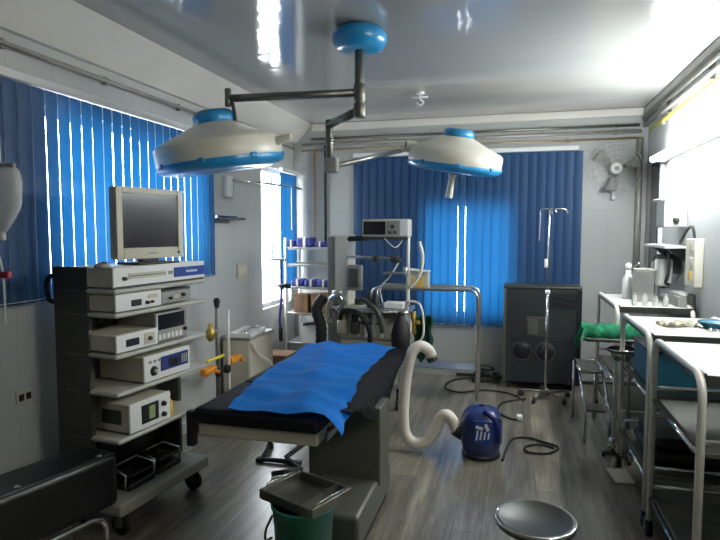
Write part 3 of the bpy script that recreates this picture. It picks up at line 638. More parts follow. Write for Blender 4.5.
# ------------------------------------------------------------------ charcoal cabinet under the back window
cb = thing('air_purifier', 'charcoal cabinet unit with two round fan grilles below the back blind', 'cabinet unit', (0.26, 6.08, 0))
obj('housing', MB().bx(-0.355, 0.37, -0.15, 0.15, 0.07, 1.02, 0.012), 'black2', cb)
obj('top_cap', MB().bx(-0.365, 0.38, -0.16, 0.16, 1.02, 1.045, 0.008), 'dgrey', cb)
obj('left_trim', MB().bx(-0.362, -0.335, -0.16, -0.14, 0.07, 1.02, 0.004), 'dsteel', cb)
obj('right_trim', MB().bx(0.335, 0.377, -0.165, -0.14, 0.07, 1.02, 0.004), 'black', cb)
def ring(mb, c, r, y, tr=0.006):
    mb.tube([(c[0]+r*math.cos(k*PI/16), y, c[1]+r*math.sin(k*PI/16)) for k in range(32)], tr, 6, closed=True)
for cx in (-0.175, 0.045):
    g = MB(); ring(g, (cx, 0.39), 0.092, -0.155)
    for rr in (0.07, 0.048, 0.026): ring(g, (cx, 0.39), rr, -0.153, 0.003)
    f = obj('fan_grille', g, 'dgrey', cb)
    obj('fan_disc', MB().cyl((cx, -0.15, 0.39), (cx, -0.156, 0.39), 0.09, seg=28), 'black', f)
obj('control_panel', MB().bx(-0.14, 0.04, -0.158, -0.148, 0.54, 0.74, 0.004), 'dgrey', cb)
obj('control_display', MB().bx(-0.125, -0.03, -0.162, -0.156, 0.56, 0.72, 0.002), 'base', cb)
obj('top_grille', MB().box((0.22, -0.156, 0.93), (0.2, 0.012, 0.018), 0, (0, 0.2, 0)).box((0.22, -0.156, 0.88), (0.2, 0.012, 0.018), 0, (0, 0.25, 0)).box((0.22, -0.152, 0.905), (0.24, 0.008, 0.14)), 'black', cb)
obj('panel_seam', MB().bx(-0.33, 0.33, -0.153, -0.149, 0.50, 0.508).bx(0.135, 0.14, -0.153, -0.149, 0.1, 1.0), 'black', cb)
for x in (-0.3, 0.31): obj('caster', MB().cyl((x-0.02, -0.09, 0.035), (x+0.02, -0.09, 0.035), 0.035).cyl((x-0.02, 0.09, 0.035), (x+0.02, 0.09, 0.035), 0.035), 'rubber', cb)

# ------------------------------------------------------------------ steel trolleys along the right wall
def trolley(label, x0, x1, y0, y1, z, mids=(0.55,), low=0.28, group=None, wmat='wsteel'):
    r = thing('instrument_trolley', label, 'trolley', ((x0+x1)/2, (y0+y1)/2, 0), 0, group)
    hx, hy = (x1-x0)/2, (y1-y0)/2; R = 0.016
    top = MB().bx(-hx+0.02, hx, -hy+0.03, hy-0.02, z-0.03, z-0.008, 0.003)
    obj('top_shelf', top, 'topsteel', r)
    obj('shelf_edge', MB().bx(-hx+0.012, -hx+0.022, -hy+0.03, hy-0.03, z-0.045, z+0.004).bx(-hx+0.02, hx, -hy+0.022, -hy+0.032, z-0.045, z-0.002), 'dgrey', r)
    for sx in (-1, 1):
        x = sx*hx if sx < 0 else hx-0.02
        b = 0.09
        pts = [(x, -hy, 0.09), (x, -hy, z-b)]+[(x, -hy+b*(1-math.cos(t*PI/10)), z-b+b*math.sin(t*PI/10)) for t in range(1, 6)]
        pts += [(x, hy-b*(1-math.cos(t*PI/10)), z-b+b*math.sin(t*PI/10)) for t in range(5, 0, -1)]+[(x, hy, z-b), (x, hy, 0.09)]
        obj('side_hoop', MB().tube(pts, R, 10), wmat, r)
    for k, mz in enumerate(tuple(mids)+(low,)):
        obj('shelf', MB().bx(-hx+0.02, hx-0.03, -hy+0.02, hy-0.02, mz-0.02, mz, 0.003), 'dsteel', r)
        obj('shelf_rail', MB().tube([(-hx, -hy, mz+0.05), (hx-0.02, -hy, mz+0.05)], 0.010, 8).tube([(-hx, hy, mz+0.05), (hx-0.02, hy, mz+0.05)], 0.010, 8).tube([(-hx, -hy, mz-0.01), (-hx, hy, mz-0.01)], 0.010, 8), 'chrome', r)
    for sx in (-hx, hx-0.02):
        for sy in (-hy, hy):
            c = obj('caster', MB().cyl((sx-0.014, sy+0.012, 0.045), (sx+0.014, sy+0.012, 0.045), 0.045, seg=18), 'rubber', r)
            obj('fork', MB().bx(sx-0.02, sx-0.016, sy-0.012, sy+0.028, 0.04, 0.095).bx(sx+0.016, sx+0.02, sy-0.012, sy+0.028, 0.04, 0.095).cyl((sx, sy, 0.085), (sx, sy, 0.12), 0.012), 'dsteel', c)
    return r
ZT = 1.045
trolley('middle steel trolley with instruments on top, beside the green cloth', 0.70, 1.23, 3.30, 4.10, ZT, (0.72,), 0.28)
trolley('nearest steel trolley cut by the right edge of the picture', 0.70, 1.23, 2.42, 3.20, ZT, (0.74,), 0.22)
trolley('farthest steel trolley carrying a bottle and a grey box', 0.72, 1.23, 4.45, 5.42, 1.05, (0.5,), 0.24)
# things on the middle trolley top
tw = MB(); rows = [[(-0.10+0.20*i/14, -0.06+0.12*j/10, 0.012+0.012*math.sin(i*1.1)*math.cos(j*0.9)+0.01*math.sin(i*0.5+j)) for j in range(11)] for i in range(15)]
o = obj('crumpled_cloth', tw.grid(rows, 0.004), 'paper', None, (0.93, 3.72, ZT-0.004), (0, 0, 0.3)); tag(o, 'crumpled pale cloth lying on the middle steel trolley', 'cloth')
for k, (x, y, a, lb) in enumerate(((1.05, 3.62, 0.4, 'grey metal scissors on the middle trolley left of the blue green dish'), (1.12, 3.9, -0.3, 'grey metal scissors behind the blue green dish on the middle trolley'))):
    s_ = thing('scissors', lb, 'scissors', (x, y, ZT-0.008), a)
    for q in (-1, 1):
        obj('blade', MB().tube([(0, 0, 0.006), (q*0.008, 0.09, 0.006)], 0.005, 6), 'chrome', s_)
        obj('finger_loop', MB().tube([(-q*0.02+0.016*math.cos(t*PI/6), -0.06+0.02*math.sin(t*PI/6), 0.006) for t in range(12)], 0.004, 6, closed=True), 'chrome', s_)
        obj('shank', MB().tube([(0, 0, 0.006), (-q*0.015, -0.042, 0.006)], 0.004, 6), 'chrome', s_)
kd = thing('dish', 'dark blue green dish on the middle trolley near the right picture edge', 'dish', (1.13, 3.72, ZT-0.008))
obj('bowl', MB().lathe([(0, 0.004), (0.06, 0.004), (0.085, 0.03), (0.092, 0.032), (0.092, 0.028), (0.065, 0), (0, 0)], 28), 'tealblue', kd)
obj('rim', MB().tube([(0.09*math.cos(t*PI/14), 0.09*math.sin(t*PI/14), 0.031) for t in range(28)], 0.004, 6, closed=True), 'dgrey', kd)
bb = thing('storage_bin', 'teal blue plastic bin on the middle trolley under its top', 'bin', (0.93, 3.72, 0.72))
obj('bin_body', MB().bx(-0.19, 0.19, -0.22, 0.22, 0.0, 0.19, 0.012), 'tealblue', bb); obj('lip', MB().bx(-0.2, 0.2, -0.23, 0.23, 0.19, 0.205, 0.005), 'navy', bb)
dk = thing('folded_mat', 'dark folded bundle on the lower shelf of the middle trolley', 'bundle', (0.95, 3.7, 0.28))
obj('lower_fold', MB().bx(-0.2, 0.2, -0.25, 0.25, 0, 0.08, 0.035), 'vinyl', dk); obj('upper_fold', MB().bx(-0.18, 0.19, -0.23, 0.22, 0.08, 0.15, 0.03), 'vinyl', dk)
# far trolley goods
b1 = thing('bottle', 'clear white capped bottle standing on the farthest trolley', 'bottle', (0.895, 5.1, 1.042))
obj('body', MB().lathe([(0, 0), (0.042, 0), (0.045, 0.01), (0.043, 0.16), (0.02, 0.205), (0.02, 0.23), (0, 0.23)], 22), 'white', b1)
obj('cap', MB().lathe([(0, 0.29), (0.018, 0.285), (0.027, 0.265), (0.022, 0.235), (0.012, 0.225), (0, 0.225)], 18), 'white', b1)
b2 = thing('steriliser_box', 'grey upright metal box beside the capped bottle on farthest trolley', 'box', (0.985, 4.97, 1.042), -0.1)
obj('box_body', MB().bx(-0.075, 0.075, -0.06, 0.06, 0, 0.24, 0.008), 'steel', b2); obj('lid', MB().bx(-0.078, 0.078, -0.063, 0.063, 0.235, 0.255, 0.005), 'grey', b2); obj('spout', MB().tube([(-0.05, 0, 0.25), (-0.06, 0, 0.28), (-0.03, 0, 0.29)], 0.008, 8, 3), 'chrome', b2)
for k in range(4):
    g_ = thing('glass_vial', 'small clear vial in the short row at the near end of farthest trolley', 'vial', (0.86+0.07*k, 4.62, 1.042), 0, 'vials on the farthest trolley')
    obj('body', MB().lathe([(0, 0), (0.016, 0), (0.018, 0.004), (0.018, 0.06), (0.01, 0.072), (0.01, 0.08), (0, 0.08)], 14), 'bagclear', g_); obj('stopper', MB().cyl((0, 0, 0.078), (0, 0, 0.09), 0.011, seg=12), 'grey', g_)
# step stool frame under the far trolley
sf = thing('step_stool', 'low metal step stool frame left of the farthest trolley', 'step stool', (0.57, 4.80, 0))
obj('tread', MB().bx(-0.06, 0.09, -0.1, 0.32, 0.49, 0.51, 0.004), 'dsteel', sf)
obj('tread', MB().bx(-0.03, 0.10, -0.28, -0.1, 0.24, 0.26, 0.004), 'dsteel', sf)
for x in (-0.07, 0.1):
    obj('leg', MB().tube([(x, -0.08, 0.5), (x+0.03, -0.27, 0.25), (x+0.03, -0.28, 0.0)], 0.011, 8), 'chrome', sf)
    obj('leg', MB().tube([(x, 0.32, 0.5), (x, 0.34, 0.0)], 0.011, 8), 'chrome', sf)
obj('rail', MB().tube([(-0.07, -0.08, 0.51), (-0.07, 0.32, 0.51), (0.1, 0.32, 0.51), (0.1, -0.08, 0.51)], 0.010, 8, closed=True), 'chrome', sf)

# mayo stand with green cloth between cabinet and middle trolley
my = thing('mayo_stand', 'slim dark stand holding a tray between cabinet and middle trolley', 'stand', (0.68, 4.28, 0))
obj('tray', MB().bx(-0.2, 0.16, -0.13, 0.13, 0.84, 0.862, 0.006), 'dgrey', my)
obj('pole', MB().cyl((0.1, 0, 0.04), (0.1, 0, 0.84), 0.014), 'dsteel', my)
obj('base_leg', MB().tube([(0.1, -0.11, 0.03), (0.1, 0.12, 0.03)], 0.016, 8), 'black', my); obj('base_leg', MB().tube([(-0.05, 0, 0.03), (0.16, 0, 0.03)], 0.016, 8), 'black', my)
for p in ((0.1, -0.11), (0.1, 0.12), (-0.05, 0.0)): obj('caster', MB().cyl((p[0]-0.01, p[1], 0.02), (p[0]+0.01, p[1], 0.02), 0.02), 'rubber', my)
obj('foot_lever', MB().tube([(0.1, -0.08, 0.04), (0.0, -0.2, 0.1), (-0.04, -0.26, 0.16)], 0.012, 8, 4), 'black', my)
obj('knob', MB().lathe([(0, 0.05), (0.02, 0.04), (0.026, 0.0), (0.02, -0.03), (0, -0.035)], 16, Matrix.Translation((-0.04, -0.26, 0.19))), 'chrome', my)
rows = []
for i in range(13):
    t = i/12; a = -0.5+PI*1.25*t
    rows.append([(-0.24+0.42*j/20, 0.0-0.095*math.cos(a)+0.012*math.sin(j*1.3), 0.866+0.08*math.sin(max(0, min(PI, a)))*(1+0.1*math.sin(j*0.9+i)) + (0.006*math.sin(j*2.1+i))+(-0.03 if a < 0 else 0)) for j in range(21)])
gc = MB().grid(rows, 0.006)
rows = []
for i in range(9):
    t = i/8; rows.append([(-0.235-0.035*t-0.02*math.sin(j*1.7)*t, -0.1+0.2*j/12+0.02*math.sin(j), 0.925-0.16*t*(0.75+0.25*math.sin(j*1.1))-0.02*t*math.sin(j*2.3)) for j in range(13)])
gc.grid(rows, 0.006)
o = obj('green_cloth', gc, 'green', None, (0.70, 4.28, 0)); tag(o, 'rolled green cloth lying over the slim stand beside the cabinet', 'cloth')
bs = thing('steel_basin', 'small steel basin hooked under the green cloth stand', 'basin', (0.70, 4.10, 0.735))
obj('bowl', MB().lathe([(0, 0), (0.05, 0), (0.085, 0.07), (0.095, 0.075), (0.09, 0.08), (0.08, 0.072), (0.045, 0.008), (0, 0.008)], 28), 'chrome', bs)
obj('holder', MB().tube([(0.09*math.cos(t*PI/12), 0.09*math.sin(t*PI/12), 0.066) for t in range(24)], 0.007, 8, closed=True).tube([(0.0, 0.09, 0.066), (0.05, 0.15, 0.075)], 0.008, 8), 'dgrey', bs)
pp = thing('floor_card', 'cream paper packet lying on the floor left of the middle trolley', 'packet', (0.68, 3.9, 0), 0.3)
obj('sheet', MB().box((0, 0, 0.025), (0.13, 0.14, 0.012), 0.002, (0.25, 0.05, 0)), 'paper', pp); obj('flap', MB().box((-0.02, 0.07, 0.075), (0.03, 0.008, 0.09), 0.002, (0.2, 0.1, 0)), 'paper', pp)

# ------------------------------------------------------------------ right wall fixtures
ds = thing('soap_dispenser', 'white soap dispenser box with a dark nozzle on the right wall', 'dispenser', (1.25, 4.98, 1.62))
obj('housing', MB().bx(-0.16, 0, -0.14, 0.12, 0, 0.22, 0.012), 'white', ds)
obj('handle_arch', MB().tube([(0.02, -0.09, 0.345), (0.075, -0.108, 0.315), (0.115, -0.112, 0.24), (0.118, -0.112, 0.14)], 0.017, 8, 5), 'purple', bl)
obj('nozzle', MB().lathe([(0, -0.02), (0.012, -0.018), (0.026, 0.006), (0.02, 0.03), (0, 0.03)], 16, Matrix.Translation((-0.08, -0.15, 0.045))), 'dgrey', ds)
obj('side_lip', MB().bx(-0.19, 0, -0.145, 0.125, 0.205, 0.222, 0.005), 'white', ds)
ws = thing('wall_shelf', 'small white shelf below the soap dispenser on the right wall', 'shelf', (1.25, 5.1, 1.46))
obj('board', MB().bx(-0.17, 0, -0.35, 0.38, 0, 0.022, 0.004), 'white', ws)
for y in (-0.25, 0.28): obj('bracket', MB().prism([(0, 0), (-0.13, 0), (0, -0.1)], y, y+0.02, Matrix.Rotation(PI/2, 4, 'X') @ Matrix.Scale(-1, 4, (0, 0, 1))), 'dgrey', ws)
hg = thing('suction_jar', 'white canister hanging with black tubes below the right wall shelf', 'suction jar', (1.13, 4.98, 1.16))
obj('canister', MB().lathe([(0, 0), (0.05, 0), (0.062, 0.02), (0.065, 0.2), (0.05, 0.22), (0, 0.22)], 24), 'white', hg)
obj('lid', MB().cyl((0, 0, 0.215), (0, 0, 0.25), 0.06), 'dgrey', hg)
obj('hanger', MB().bx(0.05, 0.12, -0.02, 0.02, 0.1, 0.26, 0.004), 'dgrey', hg)
obj('tube', MB().tube([(0, -0.02, 0.25), (-0.01, -0.07, 0.3), (0.0, -0.14, 0.26), (0.0, -0.16, 0.12), (-0.01, -0.13, 0.04), (0.02, -0.09, 0.02)], 0.012, 8, 6).tube([(0, 0.03, 0.25), (0, 0.1, 0.22), (0.02, 0.13, 0.08), (0.03, 0.12, -0.03)], 0.014, 8, 6), 'rubber', hg)
bx_ = thing('regulator', 'black gas regulator block on right wall beside the white canister', 'regulator', (1.21, 5.38, 1.12))
obj('block', MB().bx(-0.05, 0.04, -0.11, 0.11, 0, 0.26, 0.015), 'black', bx_); obj('gauge', MB().cyl((-0.05, 0, 0.18), (-0.075, 0, 0.18), 0.04), 'grey', bx_); obj('dial_face', MB().cyl((-0.075, 0, 0.18), (-0.078, 0, 0.18), 0.033), 'paper', bx_)
eb = thing('switch_box', 'cream switch box with cable on the right wall near the dispenser', 'switch box', (1.25, 4.52, 1.2))
obj('housing', MB().bx(-0.06, 0, -0.11, 0.11, 0, 0.34, 0.008), 'cream', eb)
for k in range(3): obj('switch', MB().bx(-0.068, -0.058, -0.06, -0.01, 0.05+k*0.1, 0.11+k*0.1, 0.003), 'beige' if k else 'yelcard', eb)
obj('cable', MB().tube([(-0.02, 0.05, 0.34), (-0.03, 0.07, 0.42), (-0.03, 0.2, 0.40), (-0.05, 0.3, 0.3)], 0.01, 8, 6), 'rubber', eb)
gb = thing('wall_box', 'grey box on the right wall below the cream switch box', 'box', (1.25, 4.72, 0.92))
obj('housing', MB().bx(-0.1, 0, -0.15, 0.15, 0, 0.22, 0.012), 'grey', gb); obj('lid', MB().bx(-0.112, -0.098, -0.14, 0.14, 0.02, 0.2, 0.005), 'grey', gb)
# wall clock / fan on the back wall
fn = thing('wall_fan', 'round grey wall fan high on the back wall near the right corner', 'fan', (0.94, YB, 2.2))
obj('bracket', MB().cyl((0, 0, 0), (0, -0.06, 0), 0.05).bx(-0.035, 0.035, -0.05, 0, -0.2, 0.04, 0.01), 'fan', fn)
obj('motor', MB().cyl((0, -0.05, 0), (0, -0.13, 0), 0.055, 0.045), 'fan', fn)
g = MB()
for rr in (0.25, 0.2, 0.15, 0.1): ring(g, (0, 0), rr, -0.19+0.12*(rr/0.25)**2*0.5, 0.004)
for k in range(16): a = k*PI/8; g.tube([(0.05*math.cos(a), -0.19, 0.05*math.sin(a)), (0.17*math.cos(a), -0.17, 0.17*math.sin(a)), (0.25*math.cos(a), -0.12, 0.25*math.sin(a))], 0.002, 5)
obj('guard', g, 'fan', fn)
obj('hub_cap', MB().cyl((0, -0.13, 0), (0, -0.198, 0), 0.055), 'white', fn); obj('hub_badge', MB().cyl((0, -0.198, 0), (0, -0.202, 0), 0.02), 'grey', fn)
for k in range(3):
    a = k*2*PI/3+0.3; rows = [[(math.cos(a+q*0.28*(0.6+0.4*p/4))*(0.04+0.045*p), -0.15+0.02*q, math.sin(a+q*0.28*(0.6+0.4*p/4))*(0.04+0.045*p)) for p in range(5)] for q in (-1, -0.5, 0, 0.5, 1)]
    obj('blade', MB().grid(rows, 0.004), 'fan', fn)
obj('pull_switch', MB().bx(-0.02, 0.02, -0.06, 0, -0.3, -0.2, 0.006), 'white', fn)

# ------------------------------------------------------------------ rear: rack, machine, trolley
rk = thing('storage_rack', 'steel rack of shelves with blue packs in the far left corner', 'rack', (-2.12, 5.9, 0))
for x in (-0.24, 0.26):
    for y in (-0.2, 0.22): obj('post', MB().cyl((x, y, 0), (x, y, 1.52 if x < 0 and y < 0 else 1.44), 0.014), 'wsteel', rk)
for z in (1.42, 1.24, 1.0, 0.72, 0.4, 0.12): obj('shelf', MB().bx(-0.24, 0.27, -0.2, 0.22, z-0.025, z, 0.004), 'steel', rk)
def pack(x, y, z, w, d, h, lb, g, m='pack'):
    p = thing('wrapped_pack', lb, 'pack', (x, y, z), random.uniform(-0.15, 0.15), g)
    obj('wrap', MB().box((0, 0, h/2), (w, d, h), 0.02, seg=3), m, p); obj('tie', MB().bx(-w*0.08, w*0.08, -d/2-0.003, d/2+0.003, -0.0, h+0.003), 'paper', p)
for x, w, h, lb in ((-2.3, 0.09, 0.07, 'small blue pack leftmost on the rack top shelf'), (-2.15, 0.18, 0.10, 'large blue pack in the middle of the rack top shelf')):
    pack(x, 5.78, 1.42, w, 0.16, h, lb, None)
pack(-1.98, 5.78, 1.42, 0.12, 0.14, 0.06, 'low blue and white pack rightmost on the rack top shelf', None, 'purple')
for x, lb in ((-2.24, 'blue pack leftmost of three on the rack third shelf'), (-2.09, 'blue pack in the middle of three on the rack third shelf'), (-1.94, 'blue pack rightmost of three on the rack third shelf')):
    pack(x, 5.78, 1.0, 0.14, 0.16, 0.075, lb, None)
for x, w, h, lb in ((-2.19, 0.15, 0.19, 'brown cardboard carton left on the rack fourth shelf'), (-1.99, 0.17, 0.2, 'brown cardboard carton right on the rack fourth shelf')):
    c = thing('carton', lb, 'carton', (x, 5.8, 0.72)); obj('box_body', MB().bx(-w/2, w/2, -0.1, 0.1, 0, h, 0.003), 'card', c); obj('tape', MB().bx(-0.02, 0.02, -0.102, 0.102, 0.02, h+0.002), 'wood', c); obj('flap', MB().box((0, -0.08, h+0.008), (w*0.96, 0.06, 0.005), 0, (0.2, 0, 0)), 'card', c)
c = thing('carton', 'white carton on the rack shelf below the brown cartons', 'carton', (-2.02, 5.8, 0.4)); obj('box_body', MB().bx(-0.17, 0.17, -0.1, 0.1, 0, 0.2, 0.004), 'white', c); obj('dark_lid', MB().box((-0.03, -0.07, 0.215), (0.24, 0.1, 0.012), 0, (0, -0.15, 0.2)), 'black', c)
# scope tube between window and rack
tb = thing('wall_tube', 'dark violet tube with black tip hanging before the bright window gap', 'tube', (-2.35, 5.55, 0.42))
obj('tube_body', MB().tube([(0, 0, 0.88), (0, 0, 0.5), (-0.01, -0.02, 0.25), (0, -0.02, 0.15)], 0.014, 8, 4), 'purple', tb); obj('tip', MB().cyl((0, -0.02, 0.16), (0, -0.02, 0.02), 0.024, 0.02), 'black', tb)
obj('bracket', MB().bx(-0.15, 0.06, -0.015, 0.015, 0.86, 0.885, 0.004), 'steel', tb); obj('grip', MB().cyl((-0.03, 0, 0.60), (0.10, 0, 0.60), 0.026), 'black', tb)

am = thing('anaesthesia_machine', 'grey anaesthesia machine with pale column behind the operating table', 'anaesthesia machine', (-1.2, 4.95, 0))
obj('tower', MB().bx(-0.375, -0.245, 0.0, 0.25, 0.66, 1.56, 0.012), 'cream', am)
obj('tower_side', MB().bx(-0.45, -0.375, 0.02, 0.25, 0.3, 1.54, 0.01), 'grey', am)
obj('worktop', MB().bx(-0.36, 0.33, -0.16, 0.2, 0.885, 0.92, 0.006), 'steel', am)
obj('front_rail', MB().tube([(-0.34, -0.18, 0.9), (0.34, -0.18, 0.9)], 0.012, 8), 'chrome', am)
obj('cabinet', MB().bx(-0.36, 0.28, -0.05, 0.22, 0.2, 0.885, 0.01), 'grey', am)
for k in range(3): dw = obj('drawer', MB().bx(-0.3, 0.22, -0.065, -0.05, 0.24+k*0.2, 0.42+k*0.2, 0.006), 'beige', am); obj('drawer_handle', MB().bx(-0.12, 0.06, -0.08, -0.065, 0.37+k*0.2, 0.385+k*0.2, 0.003), 'dgrey', dw)
for k in range(5): obj('flow_tube', MB().cyl((-0.2+k*0.07, -0.08, 0.66), (-0.2+k*0.07, -0.08, 0.86), 0.018), 'white', am)
for k in range(2): obj('vaporiser', MB().cyl((-0.27+k*0.12, -0.11, 0.69), (-0.27+k*0.12, -0.11, 0.80), 0.045).cyl((-0.27+k*0.12, -0.11, 0.80), (-0.27+k*0.12, -0.11, 0.86), 0.03), 'dgrey' if k else 'beige', am)
obj('cross_arm', MB().cyl((-0.25, -0.02, 1.36), (0.2, -0.02, 1.355), 0.014), 'chrome', am)
obj('arm_knob', MB().cyl((0.0, -0.05, 1.35), (0.05, -0.05, 1.34), 0.03).cyl((0.16, -0.05, 1.35), (0.24, -0.06, 1.34), 0.028), 'dgrey', am)
obj('pole', MB().cyl((0.3, 0.0, 0.9), (0.3, 0.0, 1.54), 0.016), 'wsteel', am)
obj('curved_tube', MB().tube([(0.32, -0.02, 1.1), (0.4, -0.02, 1.2), (0.43, -0.02, 1.36), (0.4, -0.02, 1.5)], 0.016, 8, 6), 'hose', am)
obj('upper_arm', MB().tube([(-0.42, 0.06, 1.52), (-0.24, 0.02, 1.52), (-0.06, 0.0, 1.53)], 0.024, 8), 'black', am)
obj('monitor_bracket', MB().bx(-0.1, 0.3, -0.06, 0.12, 1.515, 1.54, 0.005), 'dgrey', am)
obj('small_screen', MB().bx(-0.245, -0.11, -0.04, 0.02, 1.06, 1.29, 0.012), 'grey', am)
obj('screen_face', MB().bx(-0.23, -0.14, -0.046, -0.038, 1.09, 1.26, 0.003), 'base', am)
obj('bellows', MB().lathe([(0, 0)]+[(0.05+(0.008 if k % 2 else 0), 0.01+k*0.012) for k in range(12)]+[(0, 0.15)], 20, Matrix.Translation((-0.31, -0.1, 0.92))), 'steel', am)
obj('valve', MB().cyl((-0.12, -0.09, 0.92), (-0.12, -0.09, 1.0), 0.04).cyl((-0.02, -0.09, 0.92), (-0.02, -0.09, 1.06), 0.025).cyl((0.03, -0.09, 0.92), (0.03, -0.09, 1.04), 0.022), 'dgrey', am)
obj('absorber', MB().bx(0.1, 0.28, -0.1, 0.05, 0.92, 0.97, 0.01), 'white', am)
obj('breathing_hose', MB().tube([(-0.28, -0.15, 0.82), (-0.22, -0.2, 0.9), (-0.08, -0.22, 0.88), (0.0, -0.2, 0.74), (0.0, -0.18, 0.6)], 0.022, 10, 8, ribs=0.08), 'rubber', am)
obj('breathing_hose', MB().tube([(-0.12, -0.1, 0.98), (-0.05, -0.2, 1.0), (0.08, -0.22, 0.9), (0.12, -0.2, 0.72)], 0.02, 10, 8, ribs=0.08), 'dgrey', am)
obj('breathing_hose', MB().tube([(-0.45, -0.08, 1.0), (-0.5, -0.14, 0.9), (-0.45, -0.16, 0.75), (-0.46, -0.14, 0.55)], 0.05, 10, 8, ribs=0.08), 'rubber', am)
obj('gas_line', MB().tube([(0.3, -0.02, 0.98), (0.42, -0.06, 0.95), (0.45, -0.08, 0.7), (0.36, -0.1, 0.6)], 0.010, 8, 6).tube([(0.3, -0.02, 0.92), (0.34, -0.08, 0.8), (0.33, -0.1, 0.6), (0.36, -0.12, 0.4)], 0.012, 8, 6), 'hose', am)
obj('valve_stack', MB().cyl((0.36, -0.06, 0.7), (0.36, -0.06, 0.9), 0.025).cyl((0.34, -0.06, 0.8), (0.42, -0.06, 0.8), 0.02), 'brass', am)
obj('chrome_elbow', MB().tube([(-0.36, -0.17, 0.78), (-0.38, -0.18, 0.9), (-0.34, -0.19, 1.0), (-0.27, -0.19, 1.02), (-0.25, -0.18, 0.95), (-0.29, -0.18, 0.9)], 0.026, 10, 6), 'chrome', am)
obj('sample_line', MB().tube([(0.26, -0.02, 1.52), (0.2, -0.08, 1.45), (0.1, -0.07, 1.53)], 0.005, 6, 6).tube([(0.24, -0.05, 1.34), (0.16, -0.1, 1.2), (0.08, -0.12, 1.1), (0.1, -0.12, 0.97)], 0.006, 6, 6), 'hose', am)
obj('tray_arm', MB().bx(0.1, 0.3, -0.13, 0.0, 1.22, 1.235, 0.004).cyl((0.28, -0.02, 1.2), (0.28, -0.02, 1.28), 0.022), 'steel', am)
obj('chart_papers', MB().bx(-0.2, -0.05, -0.15, -0.02, 0.92, 0.945, 0.003), 'paper', am)
for x in (-0.3, 0.22):
    for y in (-0.02, 0.18): obj('caster', MB().cyl((x-0.016, y, 0.05), (x+0.016, y, 0.05), 0.05).cyl((x, y, 0.06), (x, y, 0.2), 0.018), 'rubber', am)
bag = thing('breathing_bag', 'black rubber breathing bag hanging at the right of the anaesthesia machine', 'bag', (-0.925, 4.76, 0.53))
obj('bladder', MB().lathe([(0, 0), (0.045, 0.02), (0.078, 0.09), (0.085, 0.18), (0.06, 0.29), (0.025, 0.34), (0.022, 0.37), (0, 0.37)], 24), 'rubber', bag); obj('neck', MB().cyl((0, 0, 0.35), (0, 0, 0.38), 0.03), 'dgrey', bag)
rows = [[(0.0+0.17*i/10+0.01*math.sin(j), 0.02*math.sin(i*1.9+j*0.2)+0.01*(j/12), 0.36-0.37*(j/12)*(1-0.12*math.cos(i*0.7))) for j in range(13)] for i in range(11)]
o = obj('hanging_cloth', MB().grid(rows, 0.008), 'dgreen', None, (-0.85, 4.92, 0.5)); tag(o, 'dark green cloth hanging at right of the breathing bag', 'cloth')
pm = thing('patient_monitor', 'grey patient monitor with dark screen above the anaesthesia machine', 'monitor', (-1.1, 4.97, 1.54))
obj('housing', MB().bx(-0.205, 0.205, -0.06, 0.12, 0, 0.155, 0.01), 'beige', pm)
obj('screen', MB().bx(-0.195, 0.005, -0.066, -0.058, 0.02, 0.135, 0.003), 'screen', pm)
obj('control_panel', MB().bx(0.015, 0.13, -0.065, -0.058, 0.015, 0.14, 0.003), 'grey', pm)
obj('button', MB().bx(0.03, 0.06, -0.07, -0.064, 0.03, 0.05).bx(0.075, 0.105, -0.07, -0.064, 0.03, 0.05), 'dgrey', pm); obj('knob', MB().cyl((0.07, -0.064, 0.09), (0.07, -0.076, 0.09), 0.018), 'dgrey', pm); obj('white_cap', MB().bx(0.135, 0.204, -0.064, -0.058, 0.01, 0.145, 0.002), 'white', pm)
# rear trolley against the blind
rt = thing('rail_trolley', 'steel rail trolley standing before the back blind behind the machine', 'trolley', (-0.82, 5.45, 0))
for y in (-0.15, 0.15): obj('rail_hoop', MB().tube([(-0.5, y, 0.03), (-0.5, y, 0.98), (-0.48, y, 1.03), (-0.43, y, 1.055), (0.43, y, 1.055), (0.48, y, 1.03), (0.5, y, 0.98), (0.5, y, 0.03)], 0.014, 8), 'steel', rt)
obj('top_shelf', MB().bx(-0.48, 0.42, -0.15, 0.15, 1.035, 1.05, 0.003), 'steel', rt); obj('shelf', MB().bx(-0.49, 0.49, -0.15, 0.15, 0.3, 0.315, 0.003), 'steel', rt)
obj('cross_bar', MB().cyl((0.5, -0.15, 0.33), (0.5, 0.15, 0.33), 0.01).cyl((-0.5, -0.15, 0.33), (-0.5, 0.15, 0.33), 0.01), 'steel', rt)
yb = thing('carton', 'pale yellow printed carton on the rail trolley before the blind', 'carton', (-0.865, 5.38, 1.051)); obj('box_body', MB().bx(-0.09, 0.085, -0.06, 0.06, 0, 0.165, 0.003), 'beige', yb); obj('yellow_print', MB().bx(-0.08, 0.04, -0.062, -0.058, 0.02, 0.1), 'yelcard', yb); obj('flap', MB().box((-0.02, -0.03, 0.172), (0.24, 0.1, 0.006), 0, (0.1, 0.08, 0)), 'white', yb)

